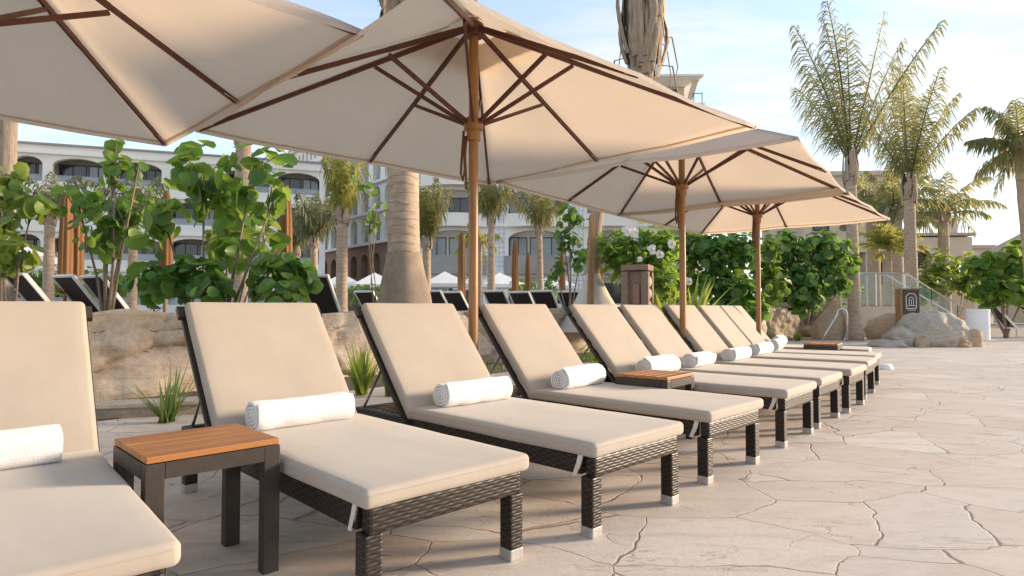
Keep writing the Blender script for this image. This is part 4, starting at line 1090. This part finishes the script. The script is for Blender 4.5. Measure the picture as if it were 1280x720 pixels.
def solid(mb, x0, x1, y0, y1, z0, z1): mb.box(((x0 + x1) / 2, (y0 + y1) / 2, (z0 + z1) / 2), (x1 - x0, y1 - y0, z1 - z0))

def window(par, x0, x1, z0, z1, y, glass='glass', mull=2):
    m = MB(); w = .09
    solid(m, x0, x0 + w, y - .06, y, z0, z1); solid(m, x1 - w, x1, y - .06, y, z0, z1)
    solid(m, x0 + w, x1 - w, y - .06, y, z1 - w, z1); solid(m, x0 + w, x1 - w, y - .06, y, z0, z0 + w)
    for k in range(1, mull): c = x0 + (x1 - x0) * k / mull; solid(m, c - w / 2, c + w / 2, y - .06, y, z0 + w, z1 - w)
    f = m.build('window', M['frame'], par)
    m = MB(); solid(m, x0 + .05, x1 - .05, y - .03, y + .01, z0 + .05, z1 - .05); m.build('pane', M[glass], f)

# 1. long white building on the left
t = empty('white_apartments', (-49, 53.3, 0), R(18.3), 'long white building with arched balconies at the left, behind the sea grapes', 'building')
mb = MB(); bays = [(0, 4.6), (4.6, 7.6)] + [(7.6 + 4.75 * k, 7.6 + 4.75 * (k + 1)) for k in range(5)]
lv = [(.4, 4.5), (4.5, 8.0), (8.0, 11.5), (11.5, 15.0)]
rnd = random.Random(4)
slab = MB(); rail = MB(); gw = MB()
for z0, z1 in lv:
    for x0, x1 in bays:
        top = z1 - .35; r = (x1 - x0 - .7) / 2; rise = min(r, .75); arch_bay(mb, x0, x1, z0, z1, x0 + .35, x1 - .35, z0 + .85, top - rise - .1, .55, rise)
        window(t, x0 + .4, x0 + (x1 - x0) * .55, z0 + .15, z1 - .75, 1.6, 'glass'); window(t, x0 + (x1 - x0) * .58, x1 - .4, z0 + .15, z1 - .75, 1.6, rnd.choice(['paleglass', 'glass']))
        rail = MB(); solid(rail, x0 + .37, x1 - .37, .50, .53, z0 + .87, z0 + 1.45); solid(rail, x0 + .37, x1 - .37, .47, .56, z0 + 1.45, z0 + 1.52); rail.build('railing', M['paleglass'], t)
    solid(slab, -.1, 31.4, -.25, -.01, z1 - .22, z1 - .02)
    solid(mb, 0.02, 31.3, .56, 1.5, z0 - .02, z0 + .10); solid(gw, 0.02, 31.3, 1.62, 2.3, z0 - .02, z1 - .05)
solid(mb, 0, 31.35, 2.31, 14, 0.3, 14.95); solid(mb, .0, 31.35, .02, 14.05, 14.96, 15.6); solid(mb, 11, 31.35, 3, 13, 15.6, 16.2); solid(mb, 31.30, 31.6, .02, 14, .3, 14.95); solid(mb, -.3, 0.0, .02, 14, .3, 14.95)
mb.build('wall', M['white'], t); slab.build('cornice', M['white'], t)
gw.build('shaded_loggia_wall', M['greywall'], t); m = MB(); solid(m, -.4, 31.7, -.15, 14.2, 15.61, 15.78); m.build('roof', M['greywall'], t)  # grey on the loggia back wall paints in the recess shade

# 2. oblique white wing with tall arches over a clay arcade
p1, p0 = Vector((-14.1, 70)), Vector((-33.8, 94.5)); ln = (p1 - p0).length; an = math.atan2(p1.y - p0.y, p1.x - p0.x)
t = empty('arcaded_wing', (p0.x, p0.y, 0), an, 'white wing with tall slim arches over a clay-brown arcade, seen at a slant', 'building')
mb = MB(); br = MB(); LN = ln + 8; nb = 13; bw = LN / nb; cor = MB(); rail = MB()
for k in range(nb):
    x0, x1 = k * bw, (k + 1) * bw
    arch_bay(br, x0, x1, .3, 8.6, x0 + bw * .2, x1 - bw * .2, 4.6, 6.4, 1.2)
    z = 8.6
    for (za, zb2) in ((8.6, 12.2), (12.2, 15.6), (15.6, 21.2)):
        rr = bw * .32; arch_bay(mb, x0, x1, za, zb2, x0 + bw * .18, x1 - bw * .18, za + .15, zb2 - .5 - rr, .9, rr)
        window(t, x0 + bw * .22, x1 - bw * .22, za + .2, zb2 - .9, 1.4, 'glass' if (k + int(za)) % 3 else 'paleglass')
        rail = MB(); solid(rail, x0 + bw * .19, x1 - bw * .19, .5, .54, za + .16, za + 1.1); rail.build('railing', M['paleglass'], t)
    rr = bw * .13
    for c in (.3, .7): arch_bay(mb, x0 + (c - .3) * bw * 1.25, x0 + (c - .3) * bw * 1.25 + bw * .5, 21.2, 24.4, x0 + bw * (c - .3) * 1.25 + bw * .12, x0 + bw * (c - .3) * 1.25 + bw * .38, 21.9, 23.0, .8, rr)
for z in (8.6, 12.2, 15.6, 21.2, 24.4): solid(cor, -.2, LN + .2, -.45, -.01, z - .28, z + .02)
solid(mb, 0, LN, 1.42, 14, 8.6, 24.3); solid(br, 0, LN, 1.3, 14, .3, 8.55); solid(mb, -.3, 0, 0, 14, 8.6, 24.4); solid(mb, LN, LN + .3, 0, 14, 8.6, 24.4)
mb.build('wall', M['white'], t); br.build('arcade', M['brownwall'], t); cor.build('cornice', M['white'], t)
m = MB(); solid(m, -.4, LN + .4, -.3, 14.2, 24.45, 24.8); m.build('roof', M['greywall'], t)

# 3. white hotel block with curved balconies in the middle
X0 = (520 - 640) / F * 60
t = empty('hotel_block', (X0 - 1.0, 60, 0), 0, 'white hotel block with curved balconies, behind the nearest umbrella pole', 'building')
mb = MB(); tl = MB(); cor = MB(); rail = MB(); WB = 29.0
cols = [(1.5, 7.7), (9.6, 15.6), (17.2, 22.2), (23.6, 28.2)]
lv = [(.3, 4.4), (4.4, 8.95), (8.95, 12.9), (12.9, 16.7), (16.7, 20.4)]
prev = 0.0
segs = []
for c0, c1 in cols: segs.append((prev, c0)); prev = c1
segs.append((prev, WB))
for a, b in segs:
    if b - a > .05: solid(tl, a, b, 0, 1.2, .3, 20.4)
for li, (z0, z1) in enumerate(lv):
    for c0, c1 in cols:
        arch_bay(mb, c0, c1, z0, z1, c0 + .3, c1 - .3, z0 + .1, z1 - 1.35, .9, .85, 14)
        w = c1 - c0
        window(t, c0 + .35, c0 + w * .36, z0 + .15, z1 - 1.0, 1.7, 'paleglass', 2); window(t, c0 + w * .40, c1 - .35, z0 + .15, z1 - 1.0, 1.7, 'glass' if (li + int(c0)) % 2 else 'paleglass', 3)
        # bowed balcony: slab and parapet
        n = 14; vs = []; top = z0 + (1.55 if li == 1 else 1.05)
        for i in range(n + 1):
            f = i / n; x = c0 - .1 + (w + .2) * f; y = -.25 - 1.0 * math.sin(PI * f)
            vs += [(x, y, z0 - .22), (x, y, z0), (x, y + .04, z0), (x, y + .04, top), (x, y + .14, top), (x, y + .14, z0 + .02), (x, .0, z0 + .02), (x, 0, z0 - .22)]
        par = MB(); par.add(vs, [(8 * i + j, 8 * i + 8 + j, 8 * i + 8 + (j + 1) % 8, 8 * i + (j + 1) % 8) for i in range(n) for j in range(8)] + [tuple(range(7, -1, -1)), tuple(8 * n + j for j in range(8))])
        par.build('balcony', M['greywall'] if li == 1 else M['white'], t)
    solid(cor, -.1, WB + .1, -.16, -.01, z1 - .16, z1 + .1)
solid(mb, 0, WB, 1.72, 16, .3, 20.4); solid(mb, 0, WB, .0, 16, 20.5, 20.9)
for s in (0.0, WB - .02): solid(mb, s - .15, s + .15, 1.21, 15.9, .3, 20.4)
mb.build('wall', M['white'], t); tl.build('tiled_pier', M['tile'], t); cor.build('cornice', M['white'], t)
# roof pavilion at the right end
m = MB(); solid(m, 12.5, 27.4, 1.5, 9, 20.9, 23.0); m.build('penthouse', M['cream'], t)
window(t, 24.6, 26.8, 21.2, 22.7, 1.49, 'glass', 2)
m = MB(); m.add([(11.5, -.3, 23.4), (28.8, -.3, 23.4), (28.8, 10, 23.4), (11.5, 10, 23.4), (12.5, 1.4, 22.95), (27.5, 1.4, 22.95), (27.5, 9.1, 22.95), (12.5, 9.1, 22.95)], [(0, 1, 2, 3), (0, 4, 5, 1), (1, 5, 6, 2), (2, 6, 7, 3), (3, 7, 4, 0)]); solid(m, 11.5, 28.8, -.3, 10, 23.41, 23.6); m.build('roof', M['white'], t)
m = MB(); m.beam((28.3, .5, 23.4), (27.5, .5, 20.9), .5, .25, (0, 1, 0)); m.build('fin', M['cream'], t)
for x in (28.0, 28.8):
    m = MB(); m.box((x, .3, 21.4), (.06, .06, 1.0)); m.build('railing_post', M['frame'], t)
m = MB(); m.box((28.4, .3, 21.9), (.9, .06, .06)); m.build('top_rail', M['frame'], t)

# 4. beige villa on the right behind the palms
t = empty('beige_villa', (20.6, 43, 0), R(-4), 'beige villa with columns and an arch, behind the palms on the right', 'building')
mb = MB(); 
solid(mb, 0, 6.6, 1.0, 10, .0, 10.3); solid(mb, 6.6, 11.4, 1.6, 10, 0, 6.0)
for k in range(4): solid(mb, .2 + k * 1.75, .7 + k * 1.75, 0, .4, 0, 4.8)
solid(mb, -.1, 6.7, -.1, 1.0, 4.8, 5.5); solid(mb, -.2, 6.8, .8, 10.2, 10.3, 10.6); arch_bay(mb, 6.6, 9.2, 3.2, 5.9, 7.3, 8.7, 3.7, 4.4, .5, y=1.1); solid(mb, 9.2, 11.4, 1.1, 1.6, 3.2, 5.9); solid(mb, 6.6, 11.4, 1.1, 1.6, 0, 3.2)
mb.build('wall', M['cream'], t)
for k in range(3): window(t, .9 + k * 1.75, 1.75 + k * 1.75, 2.6, 4.2, .99, 'glass', 1); window(t, .6 + k * 2, 1.7 + k * 2, 6.4, 8.4, .99, 'glass', 2)
window(t, 7.4, 8.6, 3.7, 4.9, 1.59, 'glass', 1)
m = MB(); solid(m, 10.2, 11.0, 2, 2.8, 6.0, 7.2); solid(m, 10.05, 11.15, 1.85, 2.95, 7.2, 7.35); m.build('chimney', M['cream'], t)
m = MB(); solid(m, 6.5, 11.6, .95, 10, 6.01, 6.2); m.build('roof', M['roofing'], t)
# 5. thatched roof pavilion at the right edge
t = empty('tiled_pavilion', (30.4, 36.5, 0), R(-4), 'low pavilion with a steep brown roof at the right edge, behind the shaggy palm', 'building')
m = MB(); m.add([(-.5, -.5, 4.4), (9, -.5, 4.4), (9, 3.6, 4.4), (-.5, 3.6, 4.4), (2.6, 1.5, 6.6), (5.2, 1.5, 6.6)], [(0, 1, 5, 4), (1, 2, 5), (2, 3, 4, 5), (3, 0, 4), (3, 2, 1, 0)]); m.build('roof', M['roofing'], t)
for x in (.2, 4.2, 8.2):
    for y in (.2, 3.0): m = MB(); m.box((x, y, 2.2), (.4, .4, 4.39)); m.build('column', M['cream'], t)
m = MB(); solid(m, .41, 8.0, 2.9, 3.1, 0, 4.39); m.build('wall', M['cream'], t)
t = empty('distant_house', (45, 70, 0), 0, 'distant pale flat-roofed house low between the palms on the right', 'building')
m = MB(); solid(m, 0, 9, 0, 8, 0, 7.6); m.build('wall', M['cream'], t); m = MB(); solid(m, -.3, 9.3, -.3, 8.3, 7.6, 8.0); m.build('roof', M['roofing'], t); window(t, 1, 2.6, 3.5, 5.5, -.01); window(t, 5, 6.6, 3.5, 5.5, -.01)

# ------------------------------------------------------------------ light, sky, camera
SUN_AZ, SUN_EL = R(76), R(13)
w = bpy.data.worlds.new('World'); scene.world = w; w.use_nodes = True
q = NT(w); bg = q.n['Background']
sky = q.node('ShaderNodeTexSky', sky_type='NISHITA', sun_disc=False); sky.sun_elevation = SUN_EL; sky.sun_rotation = SUN_AZ
sky.air_density = 1.0; sky.dust_density = .35; sky.ozone_density = 1.5; sky.altitude = 0
tc = q.node('ShaderNodeTexCoord'); sp = q.node('ShaderNodeSeparateXYZ', Vector=tc.outputs['Generated'])
zc = q.math('MAXIMUM', sp.outputs[2], .06)
pl = q.node('ShaderNodeCombineXYZ'); q.l.new(q.math('DIVIDE', sp.outputs[0], zc), pl.inputs[0]); q.l.new(q.math('DIVIDE', sp.outputs[1], zc), pl.inputs[1])
cv = q.mapping(pl.outputs[0], (.42, 1.1, 1), rot=(0, 0, R(28)))
c1 = q.noise(cv, 1.0, 10, .62, .8)
c2 = q.noise(q.mapping(pl.outputs[0], (2.2, 9, 1), rot=(0, 0, R(60))), 1.0, 4, .5, .6)
cl = q.math('MULTIPLY', q.ramp(c1, [(.42, 0.0), (.66, 1.0)]), q.math('ADD', q.math('MULTIPLY', c2, .9), .35))
cl = q.math('ADD', q.math('MULTIPLY', cl, .66), .30)
bw0 = q.node('ShaderNodeRGBToBW', Color=sky.outputs[0])
kk = q.math('DIVIDE', 1.0, q.math('ADD', 1.0, q.math('DIVIDE', bw0.outputs[0], 2.15)))
kc = q.node('ShaderNodeCombineColor', Red=kk, Green=kk, Blue=kk)
skyc = q.mix(1.0, sky.outputs[0], kc.outputs[0], 'MULTIPLY')
bw = q.node('ShaderNodeRGBToBW', Color=skyc)
cc = q.mix(1.0, (1.38, 1.36, 1.36), bw.outputs[0], 'MULTIPLY')
q.l.new(q.mix(cl, skyc, cc), bg.inputs[0]); bg.inputs[1].default_value = .15
sd = bpy.data.lights.new('sun', 'SUN'); sd.energy = 1.5; sd.angle = R(10); sd.color = (1, .79, .58)
so = bpy.data.objects.new('sun', sd); COL.objects.link(so)
dv = Vector((math.sin(SUN_AZ) * math.cos(SUN_EL), math.cos(SUN_AZ) * math.cos(SUN_EL), math.sin(SUN_EL)))
so.rotation_euler = dv.to_track_quat('Z', 'Y').to_euler(); so.location = (20, 20, 20)

cam = bpy.data.cameras.new('camera'); co = bpy.data.objects.new('camera', cam); COL.objects.link(co)
cam.sensor_width = 36; cam.lens = 36 * F / 1280; cam.clip_start = .05; cam.clip_end = 2000
co.location = (0, 0, H); co.rotation_euler = (R(90) + .03116, 0, 0)
scene.camera = co
vs_ = scene.view_settings; vs_.view_transform = 'Standard'; vs_.look = 'None'; vs_.gamma = 1; vs_.exposure = 2.33; vs_.use_curve_mapping = False
scene.cycles.max_bounces = 8; scene.cycles.transparent_max_bounces = 12
